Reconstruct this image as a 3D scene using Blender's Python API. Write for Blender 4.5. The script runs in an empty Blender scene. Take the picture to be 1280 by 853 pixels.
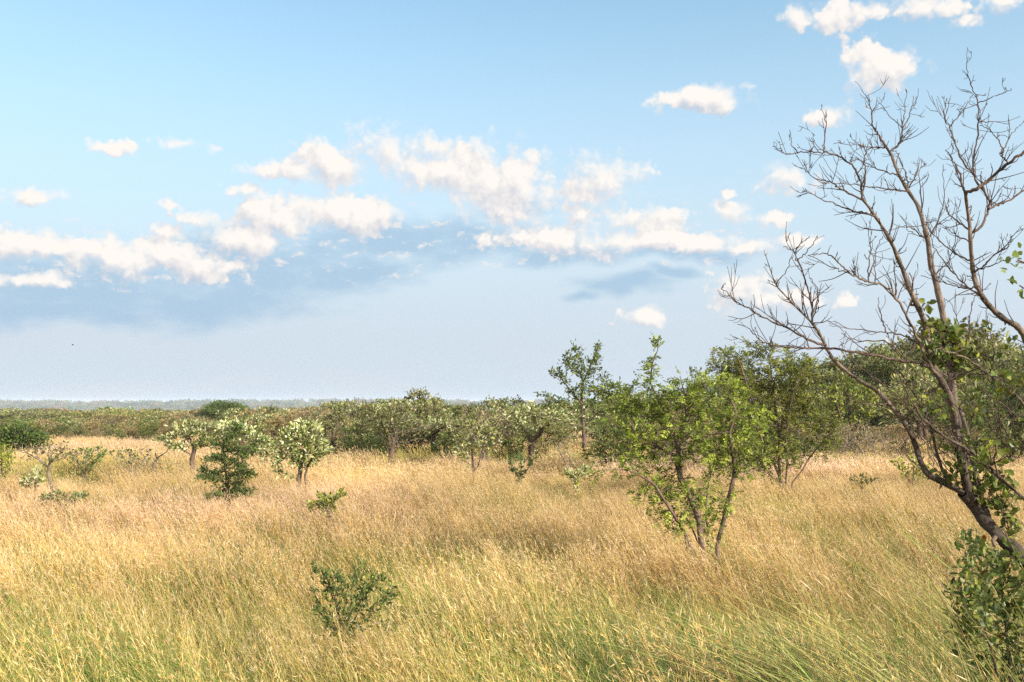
import bpy, math, random
import numpy as np
from math import radians as R

sc = bpy.context.scene
COL = sc.collection
rng = np.random.default_rng(7)
random.seed(7)

# ------------------------------------------------------------------ camera model
F, CX, CY, EYE, PITCH = 1244.0, 640.0, 426.5, 2.5, math.atan(76.5 / 1244.0)
SUN_AZ = R(128)      # clockwise from +Y (view direction): behind the camera, to the right
SUN_EL = R(27)

def ray(px, py):
    r, u = (px - CX) / F, (CY - py) / F
    return np.array([r, math.cos(PITCH) - math.sin(PITCH) * u, math.sin(PITCH) + math.cos(PITCH) * u])

def P(px, py, d):
    k = ray(px, py); k = k * (d / k[1])
    return np.array([k[0], k[1], k[2] + EYE])

# ------------------------------------------------------------------ numeric helpers
def ss(a, b, x):
    t = np.clip((np.asarray(x, float) - a) / (b - a), 0, 1)
    return t * t * (3 - 2 * t)

_tab = np.random.default_rng(99).random((256, 256))
def vnoise(x, y):
    x = np.asarray(x, float); y = np.asarray(y, float)
    xi = np.floor(x).astype(int); yi = np.floor(y).astype(int)
    fx = x - xi; fy = y - yi
    fx = fx * fx * (3 - 2 * fx); fy = fy * fy * (3 - 2 * fy)
    g = lambda i, j: _tab[i & 255, j & 255]
    return (g(xi, yi) * (1 - fx) + g(xi + 1, yi) * fx) * (1 - fy) + (g(xi, yi + 1) * (1 - fx) + g(xi + 1, yi + 1) * fx) * fy

def fbm(x, y, o=3):
    s = 0; a = 0.5; n = 0
    for k in range(o):
        s = s + a * vnoise(x * 2**k + 17 * k, y * 2**k + 31 * k); n += a; a *= 0.5
    return s / n

def ground(x, y):
    x = np.asarray(x, float); y = np.asarray(y, float)
    yy = y - 0.5 * np.maximum(x, 0)
    z = -5.0 * ss(45, 220, yy) - 30 * ss(300, 1300, y) + 33.0 * ss(1500, 3300, y) - 60 * ss(3500, 6500, y)
    z = z + 9.0 * (fbm(x / 420.0 + 5, y / 900.0, 4) - 0.5) * 1.25 * ss(1500, 3000, y)
    z = z + 0.22 * (fbm(x / 6.0 + 40, y / 6.0 + 40, 2) - 0.5) * ss(2, 9, np.hypot(x, y))
    return z

def unit(v):
    v = np.asarray(v, float)
    return v / np.maximum(np.linalg.norm(v, axis=-1, keepdims=True), 1e-9)

# ------------------------------------------------------------------ mesh builder
class MB:
    def __init__(s): s.v = []; s.q = []; s.t = []; s.c = []; s.n = 0
    def add(s, v, quads=None, tris=None, col=(.2, .2, .2)):
        v = np.asarray(v, float).reshape(-1, 3)
        c = np.asarray(col, float)
        if c.ndim == 1: c = np.tile(c, (len(v), 1))
        s.v.append(v); s.c.append(c)
        if quads is not None and len(quads): s.q.append(np.asarray(quads, int).reshape(-1, 4) + s.n)
        if tris is not None and len(tris): s.t.append(np.asarray(tris, int).reshape(-1, 3) + s.n)
        s.n += len(v)
    def tube(s, pts, rad, k, col=(.2, .2, .2), rough=0):
        pts = np.asarray(pts, float); n = len(pts)
        if n < 2: return
        t = np.gradient(pts, axis=0); t = unit(t)
        m = unit(pts[-1] - pts[0])
        ref = np.array([1.0, 0, 0]) if abs(m[0]) < 0.6 else np.array([0, 1.0, 0])
        a = unit(np.cross(t, ref)); b = np.cross(t, a)
        th = np.arange(k) * 2 * math.pi / k
        ring = a[:, None, :] * np.cos(th)[None, :, None] + b[:, None, :] * np.sin(th)[None, :, None]
        rr = np.asarray(rad, float)[:, None, None]
        if rough: rr = rr * (1 + rough * (rng.random((n, k, 1)) * 2 - 1))
        v = pts[:, None, :] + ring * rr
        i = np.arange(n - 1)[:, None] * k; j = np.arange(k)[None, :]; j2 = (j + 1) % k
        q = np.stack([i + j, i + j2, i + k + j2, i + k + j], -1).reshape(-1, 4)
        s.add(v, q, None, col)
    def leaves(s, base, d, nrm, L, W, col, fine=False):
        base = np.asarray(base, float); N = len(base)
        if N == 0: return
        d = unit(d); w = unit(np.cross(d, nrm)); nn = np.cross(w, d)
        L = np.broadcast_to(L, (N,))[:, None]; W = np.broadcast_to(W, (N,))[:, None]
        if fine:
            v = np.stack([base, base + d * L * .3 + w * W * .46 + nn * W * .14, base + d * L * .72 + w * W * .40 + nn * W * .10,
                          base + d * L - nn * L * .08, base + d * L * .72 - w * W * .40 + nn * W * .10, base + d * L * .3 - w * W * .46 + nn * W * .14], 1)
            o = np.arange(N)[:, None] * 6
            q = np.concatenate([o + np.array([0, 1, 2, 3]), o + np.array([0, 3, 4, 5])])
            k = 6
        else:
            v = np.stack([base, base + d * L * .5 + w * W * .5 + nn * W * .12, base + d * L, base + d * L * .5 - w * W * .5 + nn * W * .12], 1)
            q = np.arange(N * 4).reshape(-1, 4); k = 4
        col = np.asarray(col, float)
        if col.ndim == 1: col = np.tile(col, (N, 1))
        s.add(v.reshape(-1, 3), q, None, np.repeat(col, k, 0))
    def build(s, name, mat, parent=None, smooth=False, link=True):
        V = np.concatenate(s.v); C = np.concatenate(s.c)
        q = np.concatenate(s.q) if s.q else np.zeros((0, 4), int)
        t = np.concatenate(s.t) if s.t else np.zeros((0, 3), int)
        me = bpy.data.meshes.new(name)
        me.vertices.add(len(V)); me.vertices.foreach_set('co', V.astype(np.float32).ravel())
        me.loops.add(len(q) * 4 + len(t) * 3)
        me.loops.foreach_set('vertex_index', np.concatenate([q.ravel(), t.ravel()]).astype(np.int32))
        me.polygons.add(len(q) + len(t))
        ls = np.concatenate([np.arange(len(q)) * 4, len(q) * 4 + np.arange(len(t)) * 3]).astype(np.int32)
        me.polygons.foreach_set('loop_start', ls)
        if smooth: me.polygons.foreach_set('use_smooth', np.ones(len(ls), bool))
        me.update(calc_edges=True); me.validate()
        at = me.attributes.new('col', 'FLOAT_COLOR', 'POINT')
        at.data.foreach_set('color', np.concatenate([C, np.ones((len(C), 1))], 1).astype(np.float32).ravel())
        me.materials.append(mat)
        o = bpy.data.objects.new(name, me)
        if link: COL.objects.link(o)
        if parent is not None: o.parent = parent
        return o

def empty(name, loc, label=None, cat=None, group=None, rz=0):
    o = bpy.data.objects.new(name, None); COL.objects.link(o)
    o.empty_display_size = 0.2
    o.location = [float(a) for a in loc]; o.rotation_euler = (0, 0, rz)
    return tag(o, label, cat, group)

def tag(o, label=None, cat=None, group=None, kind=None):
    if label: o['label'] = label
    if cat: o['category'] = cat
    if group: o['group'] = group
    if kind: o['kind'] = kind
    return o

def copy_tree(o, parent=None):
    c = o.copy(); COL.objects.link(c)
    if parent is not None: c.parent = parent
    for ch in [x for x in o.children]:
        copy_tree(ch, c)
    return c

# ------------------------------------------------------------------ materials
def newmat(name):
    m = bpy.data.materials.new(name); m.use_nodes = True
    nt = m.node_tree; nt.nodes.clear()
    return m, nt, nt.nodes, nt.links

def leaf_mat(name, trans=0.35, rough=0.55, instancer=False, gloss=0.25):
    m, nt, N, L = newmat(name)
    out = N.new('ShaderNodeOutputMaterial')
    at = N.new('ShaderNodeAttribute'); at.attribute_name = 'col'
    col = at.outputs['Color']
    if instancer:
        ti = N.new('ShaderNodeAttribute'); ti.attribute_type = 'INSTANCER'; ti.attribute_name = 'tint'
        mx = N.new('ShaderNodeMix'); mx.data_type = 'RGBA'; mx.blend_type = 'MULTIPLY'; mx.inputs[0].default_value = 1
        L.new(col, mx.inputs[6]); L.new(ti.outputs['Color'], mx.inputs[7]); col = mx.outputs[2]
    else:
        oi = N.new('ShaderNodeObjectInfo')
        hs = N.new('ShaderNodeHueSaturation')
        mr = N.new('ShaderNodeMapRange'); mr.inputs['To Min'].default_value = 0.485; mr.inputs['To Max'].default_value = 0.51
        mv = N.new('ShaderNodeMapRange'); mv.inputs['To Min'].default_value = 0.80; mv.inputs['To Max'].default_value = 1.42
        L.new(oi.outputs['Random'], mr.inputs['Value'])
        wn = N.new('ShaderNodeMath'); wn.operation = 'FRACT'
        wm = N.new('ShaderNodeMath'); wm.operation = 'MULTIPLY'; wm.inputs[1].default_value = 7.31
        L.new(oi.outputs['Random'], wm.inputs[0]); L.new(wm.outputs[0], wn.inputs[0]); L.new(wn.outputs[0], mv.inputs['Value'])
        L.new(mr.outputs[0], hs.inputs['Hue']); L.new(mv.outputs[0], hs.inputs['Value']); L.new(col, hs.inputs['Color'])
        col = hs.outputs['Color']
    df = N.new('ShaderNodeBsdfDiffuse'); tr = N.new('ShaderNodeBsdfTranslucent')
    L.new(col, df.inputs['Color']); L.new(col, tr.inputs['Color'])
    a = N.new('ShaderNodeMixShader'); a.inputs[0].default_value = trans
    L.new(df.outputs[0], a.inputs[1]); L.new(tr.outputs[0], a.inputs[2])
    if gloss > 0:
        gl = N.new('ShaderNodeBsdfGlossy'); gl.inputs['Roughness'].default_value = rough; gl.inputs['Color'].default_value = (1, 1, 1, 1)
        fr = N.new('ShaderNodeFresnel'); fr.inputs['IOR'].default_value = 1.35
        ml = N.new('ShaderNodeMath'); ml.operation = 'MULTIPLY'; ml.inputs[1].default_value = gloss
        L.new(fr.outputs[0], ml.inputs[0])
        b = N.new('ShaderNodeMixShader'); L.new(ml.outputs[0], b.inputs[0]); L.new(a.outputs[0], b.inputs[1]); L.new(gl.outputs[0], b.inputs[2])
        L.new(b.outputs[0], out.inputs['Surface'])
    else:
        L.new(a.outputs[0], out.inputs['Surface'])
    return m

def bark_mat(name, c1, c2, scale=30, bump=0.6):
    m, nt, N, L = newmat(name)
    out = N.new('ShaderNodeOutputMaterial'); b = N.new('ShaderNodeBsdfPrincipled')
    b.inputs['Roughness'].default_value = 0.9; b.inputs['Specular IOR Level'].default_value = 0.2
    tc = N.new('ShaderNodeTexCoord'); mp = N.new('ShaderNodeMapping'); mp.inputs['Scale'].default_value = (1, 1, .35)
    no = N.new('ShaderNodeTexNoise'); no.inputs['Scale'].default_value = scale; no.inputs['Detail'].default_value = 5; no.inputs['Roughness'].default_value = .65
    n2 = N.new('ShaderNodeTexNoise'); n2.inputs['Scale'].default_value = scale * .12; n2.inputs['Detail'].default_value = 2
    L.new(tc.outputs['Object'], mp.inputs[0]); L.new(mp.outputs[0], no.inputs['Vector']); L.new(tc.outputs['Object'], n2.inputs['Vector'])
    ad = N.new('ShaderNodeMath'); ad.operation = 'ADD'; L.new(no.outputs[0], ad.inputs[0]); L.new(n2.outputs[0], ad.inputs[1])
    cr = N.new('ShaderNodeValToRGB')
    cr.color_ramp.elements[0].position = .36; cr.color_ramp.elements[0].color = (*c1, 1)
    cr.color_ramp.elements[1].position = .66; cr.color_ramp.elements[1].color = (*c2, 1)
    hf = N.new('ShaderNodeMath'); hf.operation = 'MULTIPLY'; hf.inputs[1].default_value = .5
    L.new(ad.outputs[0], hf.inputs[0]); L.new(hf.outputs[0], cr.inputs[0])
    at = N.new('ShaderNodeAttribute'); at.attribute_name = 'col'
    mx = N.new('ShaderNodeMix'); mx.data_type = 'RGBA'; mx.blend_type = 'MULTIPLY'; mx.inputs[0].default_value = 1
    L.new(cr.outputs[0], mx.inputs[6]); L.new(at.outputs['Color'], mx.inputs[7])
    L.new(mx.outputs[2], b.inputs['Base Color'])
    bu = N.new('ShaderNodeBump'); bu.inputs['Strength'].default_value = bump; bu.inputs['Distance'].default_value = .02
    L.new(no.outputs[0], bu.inputs['Height']); L.new(bu.outputs[0], b.inputs['Normal'])
    L.new(b.outputs[0], out.inputs['Surface'])
    return m

LEAF = leaf_mat('foliage', .30, .6, False, .12)
LEAF_FAR = leaf_mat('distant_foliage', .25, .6, False, 0)
GRASS = leaf_mat('grass_blades', .28, .5, True, .12)
BARK = bark_mat('dark_bark', (.05, .032, .024), (.17, .12, .095), 40)
DEADBARK = bark_mat('dead_bark', (.045, .035, .029), (.27, .205, .165), 55, 1.0)
GREYBARK = bark_mat('grey_bark', (.11, .085, .07), (.26, .21, .175), 30)

def ground_mat():
    m, nt, N, L = newmat('dry_soil_and_litter')
    out = N.new('ShaderNodeOutputMaterial'); b = N.new('ShaderNodeBsdfDiffuse')
    geo = N.new('ShaderNodeNewGeometry')
    n1 = N.new('ShaderNodeTexNoise'); n1.inputs['Scale'].default_value = .06; n1.inputs['Detail'].default_value = 6
    n2 = N.new('ShaderNodeTexNoise'); n2.inputs['Scale'].default_value = 9; n2.inputs['Detail'].default_value = 5
    for n in (n1, n2): L.new(geo.outputs['Position'], n.inputs['Vector'])
    c1 = N.new('ShaderNodeValToRGB')
    e = c1.color_ramp.elements; e[0].position = .38; e[0].color = (.30, .215, .085, 1); e[1].position = .62; e[1].color = (.42, .30, .145, 1)
    x = e.new(.5); x.color = (.36, .255, .11, 1)
    L.new(n1.outputs[0], c1.inputs[0])
    mr = N.new('ShaderNodeMapRange'); mr.inputs['From Min'].default_value = .3; mr.inputs['From Max'].default_value = .7; mr.inputs['To Min'].default_value = .55; mr.inputs['To Max'].default_value = 1.1
    L.new(n2.outputs[0], mr.inputs['Value'])
    mx = N.new('ShaderNodeMix'); mx.data_type = 'RGBA'; mx.blend_type = 'MULTIPLY'; mx.inputs[0].default_value = 1
    L.new(c1.outputs[0], mx.inputs[6]); L.new(mr.outputs[0], mx.inputs[7])
    # far plain: woodland cover mixed with dry grass
    at = N.new('ShaderNodeAttribute'); at.attribute_name = 'col'
    sp = N.new('ShaderNodeSeparateColor'); L.new(at.outputs['Color'], sp.inputs[0])
    n3 = N.new('ShaderNodeTexNoise'); n3.inputs['Scale'].default_value = .012; n3.inputs['Detail'].default_value = 8; n3.inputs['Roughness'].default_value = .7
    L.new(geo.outputs['Position'], n3.inputs['Vector'])
    c3 = N.new('ShaderNodeValToRGB'); e = c3.color_ramp.elements
    e[0].position = .40; e[0].color = (.035, .045, .02, 1); e[1].position = .66; e[1].color = (.19, .16, .07, 1)
    L.new(n3.outputs[0], c3.inputs[0])
    m2 = N.new('ShaderNodeMix'); m2.data_type = 'RGBA'; L.new(sp.outputs[0], m2.inputs[0]); L.new(mx.outputs[2], m2.inputs[6]); L.new(c3.outputs[0], m2.inputs[7])
    L.new(m2.outputs[2], b.inputs['Color']); L.new(b.outputs[0], out.inputs['Surface'])
    return m

# ------------------------------------------------------------------ ground
def build_ground():
    ys = np.concatenate([np.linspace(-60, 0, 13)[:-1], np.linspace(0, 60, 81)[:-1], np.geomspace(60, 6600, 120)])
    s = np.linspace(-1, 1, 121); s = np.sign(s) * np.abs(s) ** 1.25
    X = s[None, :] * (np.maximum(ys, 0)[:, None] * .85 + 70); Y = np.repeat(ys[:, None], len(s), 1)
    Z = ground(X, Y)
    n, k = X.shape
    i = np.arange(n - 1)[:, None] * k; j = np.arange(k - 1)[None, :]
    q = np.stack([i + j, i + j + 1, i + k + j + 1, i + k + j], -1).reshape(-1, 4)
    far = ss(180, 420, Y).ravel()
    mb = MB(); mb.add(np.stack([X, Y, Z], -1).reshape(-1, 3), q, None, np.stack([far] * 3, -1))
    tag(mb.build('ground', ground_mat(), smooth=True), kind='structure')
build_ground()

# ------------------------------------------------------------------ grass
DRY = np.array([[.61, .43, .15], [.66, .49, .21], [.59, .39, .105], [.70, .55, .31], [.47, .28, .10], [.62, .45, .16]])
RED = np.array([[.34, .165, .065], [.40, .22, .095], [.28, .15, .07]])
YG = np.array([[.37, .40, .09], [.46, .45, .13], [.30, .37, .08], [.50, .44, .14]])
GRN = np.array([[.15, .25, .05], [.12, .20, .045], [.20, .29, .06]])
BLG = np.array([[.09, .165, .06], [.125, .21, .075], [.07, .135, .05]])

def pick(pal, n, r, j=.2):
    return pal[r.integers(0, len(pal), n)] * (1 + (r.random((n, 1)) - .5) * 2 * j) 

def blades(mb, r, n, rad, hmin, hmax, w, lean, curve, pal, segs=3, basemul=.6, basepal=None, leandir=math.pi, spread=1.0, taper=.85, heads=0, hl=.05, hw=.004, headpal=None):
    base = np.zeros((n, 3)); a = r.random(n) * 2 * math.pi; q = rad * np.sqrt(r.random(n))
    base[:, 0] = q * np.cos(a); base[:, 1] = q * np.sin(a)
    h = hmin + (hmax - hmin) * r.random(n)
    la = leandir + (r.normal(0, spread, n)); ld = np.stack([np.cos(la), np.sin(la), np.zeros(n)], -1)
    ln = np.abs(lean * (.35 + .9 * r.random(n))); cv = curve * (.2 + 1.3 * r.random(n))
    fa = r.random(n) * math.pi; wv = np.stack([np.cos(fa), np.sin(fa), np.zeros(n)], -1)
    t = np.linspace(0, 1, segs + 1)
    off = (ln[:, None] * t + cv[:, None] * t**2.2) * h[:, None]
    zz = h[:, None] * (t - .35 * np.minimum(cv, 1.6)[:, None] * t**2.6)
    pos = base[:, None, :] + ld[:, None, :] * off[:, :, None]; pos[:, :, 2] += zz - .04
    ww = w * (1 - taper * t**1.5) * .5
    A = pos - wv[:, None, :] * ww[None, :, None]; B = pos + wv[:, None, :] * ww[None, :, None]
    v = np.stack([A, B], 2).reshape(n, -1, 3)
    k = (segs + 1) * 2
    i = np.arange(segs) * 2
    q1 = np.stack([i, i + 1, i + 3, i + 2], -1)
    quads = (np.arange(n)[:, None, None] * k + q1[None]).reshape(-1, 4)
    c = pick(pal, n, r); c0 = pick(basepal, n, r) if basepal is not None else c * basemul  # without basepal, blade bases are coloured darker to paint shade between stems
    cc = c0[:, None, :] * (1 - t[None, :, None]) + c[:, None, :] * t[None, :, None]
    mb.add(v.reshape(-1, 3), quads, None, np.repeat(cc, 2, 1).reshape(-1, 3))
    if heads:
        tt = .70 + .30 * r.random((n, heads))
        f = tt * segs; ii = np.minimum(f.astype(int), segs - 1); fr = (f - ii)[..., None]
        ar = np.arange(n)[:, None]
        b = pos[ar, ii] * (1 - fr) + pos[ar, ii + 1] * fr
        tan = unit(pos[ar, ii + 1] - pos[ar, ii])
        d = tan + r.normal(0, .42, (n, heads, 3)) + np.array([-.10, 0, -.05])
        hc = pick(headpal if headpal is not None else pal, n * heads, r, .18)
        mb.leaves(b.reshape(-1, 3), d.reshape(-1, 3), r.normal(0, 1, (n * heads, 3)), hl * (.5 + r.random(n * heads)), hw, hc)

PALE = np.array([[.70, .53, .33], [.66, .48, .27], [.74, .59, .41], [.60, .41, .22]])
tufts = []
def tuft(fn):
    mb = MB(); r = np.random.default_rng(100 + len(tufts)); fn(mb, r)
    o = mb.build('grass_tuft_%02d' % len(tufts), GRASS, link=False); tufts.append(o); return len(tufts) - 1

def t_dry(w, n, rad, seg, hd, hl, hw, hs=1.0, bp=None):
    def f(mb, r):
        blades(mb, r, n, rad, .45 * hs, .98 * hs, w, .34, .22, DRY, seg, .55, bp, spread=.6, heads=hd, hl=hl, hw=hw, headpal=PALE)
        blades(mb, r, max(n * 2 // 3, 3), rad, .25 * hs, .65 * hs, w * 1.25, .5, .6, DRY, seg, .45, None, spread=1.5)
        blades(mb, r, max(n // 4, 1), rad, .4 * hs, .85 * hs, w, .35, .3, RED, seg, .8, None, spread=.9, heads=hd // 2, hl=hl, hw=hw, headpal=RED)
    return f
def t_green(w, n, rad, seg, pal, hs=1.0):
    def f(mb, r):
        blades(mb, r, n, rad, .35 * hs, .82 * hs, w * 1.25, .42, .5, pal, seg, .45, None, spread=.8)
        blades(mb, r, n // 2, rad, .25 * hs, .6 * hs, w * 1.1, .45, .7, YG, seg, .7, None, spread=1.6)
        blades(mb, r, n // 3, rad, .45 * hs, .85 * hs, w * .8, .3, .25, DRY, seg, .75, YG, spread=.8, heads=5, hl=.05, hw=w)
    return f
near_dry = [tuft(t_dry(.0046, 24, .18, 4, 3, .045, .003, bp=YG * .6)) for _ in range(4)]
near_grn = [tuft(t_green(.0058, 22, .17, 4, YG if k % 2 else GRN)) for k in range(4)]
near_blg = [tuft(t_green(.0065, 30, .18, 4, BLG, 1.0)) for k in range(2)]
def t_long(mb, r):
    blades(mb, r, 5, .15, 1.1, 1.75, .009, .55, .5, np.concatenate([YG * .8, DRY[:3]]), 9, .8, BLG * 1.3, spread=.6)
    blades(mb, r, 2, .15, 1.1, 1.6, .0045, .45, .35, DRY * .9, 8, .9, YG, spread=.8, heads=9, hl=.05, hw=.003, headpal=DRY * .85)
near_long = [tuft(t_long) for _ in range(3)]
def t_redhead(mb, r):
    blades(mb, r, 2, .05, .95, 1.1, .006, .45, .4, RED * 1.3, 8, 1, YG, spread=.25, heads=46, hl=.10, hw=.004, headpal=RED * 1.35)
redhead = tuft(t_redhead)
mid_dry = [tuft(t_dry(.0072, 24, .26, 3, 5, .055, .005)) for _ in range(4)]
mid_grn = [tuft(t_green(.009, 20, .26, 3, YG if k % 2 else GRN)) for k in range(3)]
far_dry = [tuft(t_dry(.015, 26, .45, 2, 4, .08, .012)) for _ in range(3)]
far_grn = [tuft(t_green(.018, 24, .45, 2, YG)) for _ in range(2)]
vf_dry = [tuft(t_dry(.034, 24, .8, 2, 2, .14, .03)) for _ in range(2)]
vf_grn = [tuft(t_green(.036, 24, .8, 2, YG)) for _ in range(2)]

def build_grass():
    r = np.random.default_rng(5)
    pts, idx, scl, rot, tint = [], [], [], [], []
    def zone(y0, y1, dens, dry, grn, margin, gfun):
        A = .55 * (y1**2 - y0**2) + 2 * margin * (y1 - y0)
        n = int(A * dens)
        y = np.sqrt(y0**2 + (y1**2 - y0**2) * r.random(n)); x = (r.random(n) * 2 - 1) * (.55 * y + margin)
        g = gfun(x, y); isg = r.random(n) < g
        i = np.where(isg, np.array(grn)[r.integers(0, len(grn), n)], np.array(dry)[r.integers(0, len(dry), n)])
        put(x, y, i)
    def put(x, y, i, s=None, kill=True):
        n = len(x)
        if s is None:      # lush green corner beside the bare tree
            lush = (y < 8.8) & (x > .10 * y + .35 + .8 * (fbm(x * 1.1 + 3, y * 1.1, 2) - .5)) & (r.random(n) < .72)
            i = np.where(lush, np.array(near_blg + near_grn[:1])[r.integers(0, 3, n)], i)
        hgt = .95 - .17 * ss(9, 16, y) - .42 * ss(46, 52, y) * ss(-8, -12, x) + .95 * (fbm(x / 1.7 + 9, y / 1.7 + 3, 3) - .5) * (1 + .3 * ss(9, 5, y))
        s = hgt * (.85 + .3 * r.random(n)) if s is None else s
        p1 = fbm(x / 3.5 + 70, y / 5.5 + 20, 3); p2 = fbm(x / 9.0 + 30, y / 12.0 + 80, 2)
        pink = np.clip(ss(.55, .74, p2) * ss(12, 17, y) + 1.1 * np.exp(-((x + 6.5) / 4.5)**2 - ((y - 19.5) / 3.2)**2), 0, 1)             # patches of paler, pinker seeding grass
        v = .90 + .85 * (p1 - .5) + .10 * r.random(n)
        v = v * (1 - .06 * ss(9, 13, y)); c = np.stack([v, v * (1 - .015 * ss(9, 13, y)), v * (1 - .03 * ss(9, 13, y))], -1)
        c *= (1 - pink[:, None]) + pink[:, None] * np.array([1.10, 1.07, 1.34])
        pts.append(np.stack([x, y, ground(x, y)], -1)); idx.append(i); scl.append(s)
        rot.append(np.stack([np.zeros(n), np.zeros(n), r.normal(0, .7, n)], -1)); tint.append(c)
    gn = lambda x, y: np.clip(.96 - .05 * (y - 4) + .35 * ss(.6, 3.2, x) * ss(10, 6, y) + 1.3 * (fbm(x / 1.6, y / 1.6, 2) - .5), .08, .95)
    gm = lambda x, y: np.clip(.46 - .018 * (y - 11) + .9 * (fbm(x / 2.6 + 4, y / 3.5, 2) - .5) + .15 * ss(-2, -8, x) * ss(18, 13, y), .03, .8)
    gf = lambda x, y: np.clip(.10 + .45 * ss(30, 38, y) * ss(52, 44, y) * ss(-8, 6, x) + .6 * (fbm(x / 6.0 + 4, y / 7.0, 2) - .5) + .35 * ss(-7, -11, x) * ss(25, 29, y) * ss(36, 32, y), .02, .85)
    gv = lambda x, y: np.clip(.12 + .5 * (fbm(x / 14.0, y / 14.0, 2) - .5) + .3 * ss(-5, 25, x), .02, .8)
    zone(2.0, 11, 19, near_dry, near_grn, 2.2, gn)
    zone(11, 28, 15, mid_dry, mid_grn, 3, gm)
    zone(28, 62, 6, far_dry, far_grn, 5, gf)
    zone(62, 130, 1.6, vf_dry, vf_grn, 8, gv)
    for px, d, n, sp in ((35, 29, 110, 1.1), (60, 28, 100, 1), (118, 28.5, 170, .9), (140, 29, 130, .8), (150, 31, 80, .8), (610, 38, 50, 2.5), (770, 36, 50, 2.0), (700, 45, 40, 3)):
        x = (px - CX) / F * d + r.normal(0, sp, n); y = d + r.normal(0, 1.0, n)
        put(x, y, np.array(mid_grn if d < 35 else far_grn)[r.integers(0, 2, n)], s=1.1 + .3 * r.random(n))
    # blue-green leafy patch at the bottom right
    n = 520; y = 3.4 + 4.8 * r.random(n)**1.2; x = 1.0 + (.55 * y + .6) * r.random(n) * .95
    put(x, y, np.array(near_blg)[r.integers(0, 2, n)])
    # long arching stalks, mostly at the right
    n = 44; y = 4.8 + 2.6 * r.random(n); x = .33 * y + (.30 * y) * r.random(n)**.6
    put(x, y, np.array(near_long)[r.integers(0, 3, n)], s=.9 + .4 * r.random(n))
    n = 46; y = 4.6 + 7 * r.random(n); x = (r.random(n) - .5) * y
    put(x, y, np.array(near_long)[r.integers(0, 3, n)], s=.45 + .22 * r.random(n))
    for px, py, d in ((1075, 853, 5.6), (960, 800, 7.2), (795, 800, 7.0)):
        p = P(px, py, d); put(np.array([p[0]]), np.array([p[1]]), np.array([redhead]), s=np.array([.85]))
    # grass standing close in front of the low plants
    for px, d, n, w in ((412, 17.0, 26, .5), (80, 19, 26, .7), (44, 20.4, 14, .3), (65, 21.4, 14, .4), (285, 19.0, 30, .7), (430, 7.9, 54, .5), (375, 22.8, 20, .5), (880, 12.6, 34, .8), (592, 24.8, 16, .4), (240, 27.2, 20, .6), (985, 22.2, 30, .9)):
        x = (px - CX) / F * d + r.normal(0, w, n); y = d + r.normal(0, .28, n)
        put(x, y, np.array(mid_dry + mid_grn[:1] if d > 10 else near_dry + near_grn)[r.integers(0, 5, n)], s=.85 + .3 * r.random(n))
    n = 46; px = 1165 + 150 * r.random(n); y = 4.9 + 1.5 * r.random(n)          # growing up through the corner shrub
    put((px - CX) / F * y, y, np.array(near_grn + near_long[:1] + near_dry[:2])[r.integers(0, 7, n)], s=1.0 + .5 * r.random(n))
    PT = np.concatenate(pts); n = len(PT)
    me = bpy.data.meshes.new('grass'); me.vertices.add(n); me.vertices.foreach_set('co', PT.astype(np.float32).ravel())
    def attr(nm, ty, key, val): me.attributes.new(nm, ty, 'POINT').data.foreach_set(key, np.asarray(val).ravel())
    attr('pick', 'INT', 'value', np.concatenate(idx).astype(np.int32))
    attr('scl', 'FLOAT', 'value', np.concatenate(scl).astype(np.float32))
    attr('rot', 'FLOAT_VECTOR', 'vector', np.concatenate(rot).astype(np.float32))
    T = np.concatenate(tint); attr('tint', 'FLOAT_COLOR', 'color', np.concatenate([T, np.ones((n, 1))], 1).astype(np.float32))
    o = bpy.data.objects.new('grass', me); COL.objects.link(o)
    tag(o, 'tall dry straw-coloured and green grass covering the whole plain', 'grass', kind='stuff')
    kit = bpy.data.collections.new('grass_tufts')
    for t in tufts: kit.objects.link(t)
    ng = bpy.data.node_groups.new('scatter_grass', 'GeometryNodeTree')
    ng.interface.new_socket('Geometry', in_out='INPUT', socket_type='NodeSocketGeometry')
    ng.interface.new_socket('Geometry', in_out='OUTPUT', socket_type='NodeSocketGeometry')
    N, L = ng.nodes, ng.links
    gi = N.new('NodeGroupInput'); go = N.new('NodeGroupOutput')
    ci = N.new('GeometryNodeCollectionInfo'); ci.inputs[0].default_value = kit; ci.inputs['Separate Children'].default_value = True; ci.inputs['Reset Children'].default_value = True
    ip = N.new('GeometryNodeInstanceOnPoints')
    def named(nm, ty):
        a = N.new('GeometryNodeInputNamedAttribute'); a.data_type = ty; a.inputs['Name'].default_value = nm; return a.outputs['Attribute']
    L.new(gi.outputs[0], ip.inputs['Points']); L.new(ci.outputs[0], ip.inputs['Instance']); ip.inputs['Pick Instance'].default_value = True
    L.new(named('pick', 'INT'), ip.inputs['Instance Index']); L.new(named('scl', 'FLOAT'), ip.inputs['Scale'])
    er = N.new('FunctionNodeEulerToRotation'); L.new(named('rot', 'FLOAT_VECTOR'), er.inputs[0]); L.new(er.outputs[0], ip.inputs['Rotation'])
    L.new(ip.outputs[0], go.inputs[0])
    md = o.modifiers.new('scatter', 'NODES'); md.node_group = ng
build_grass()

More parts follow.
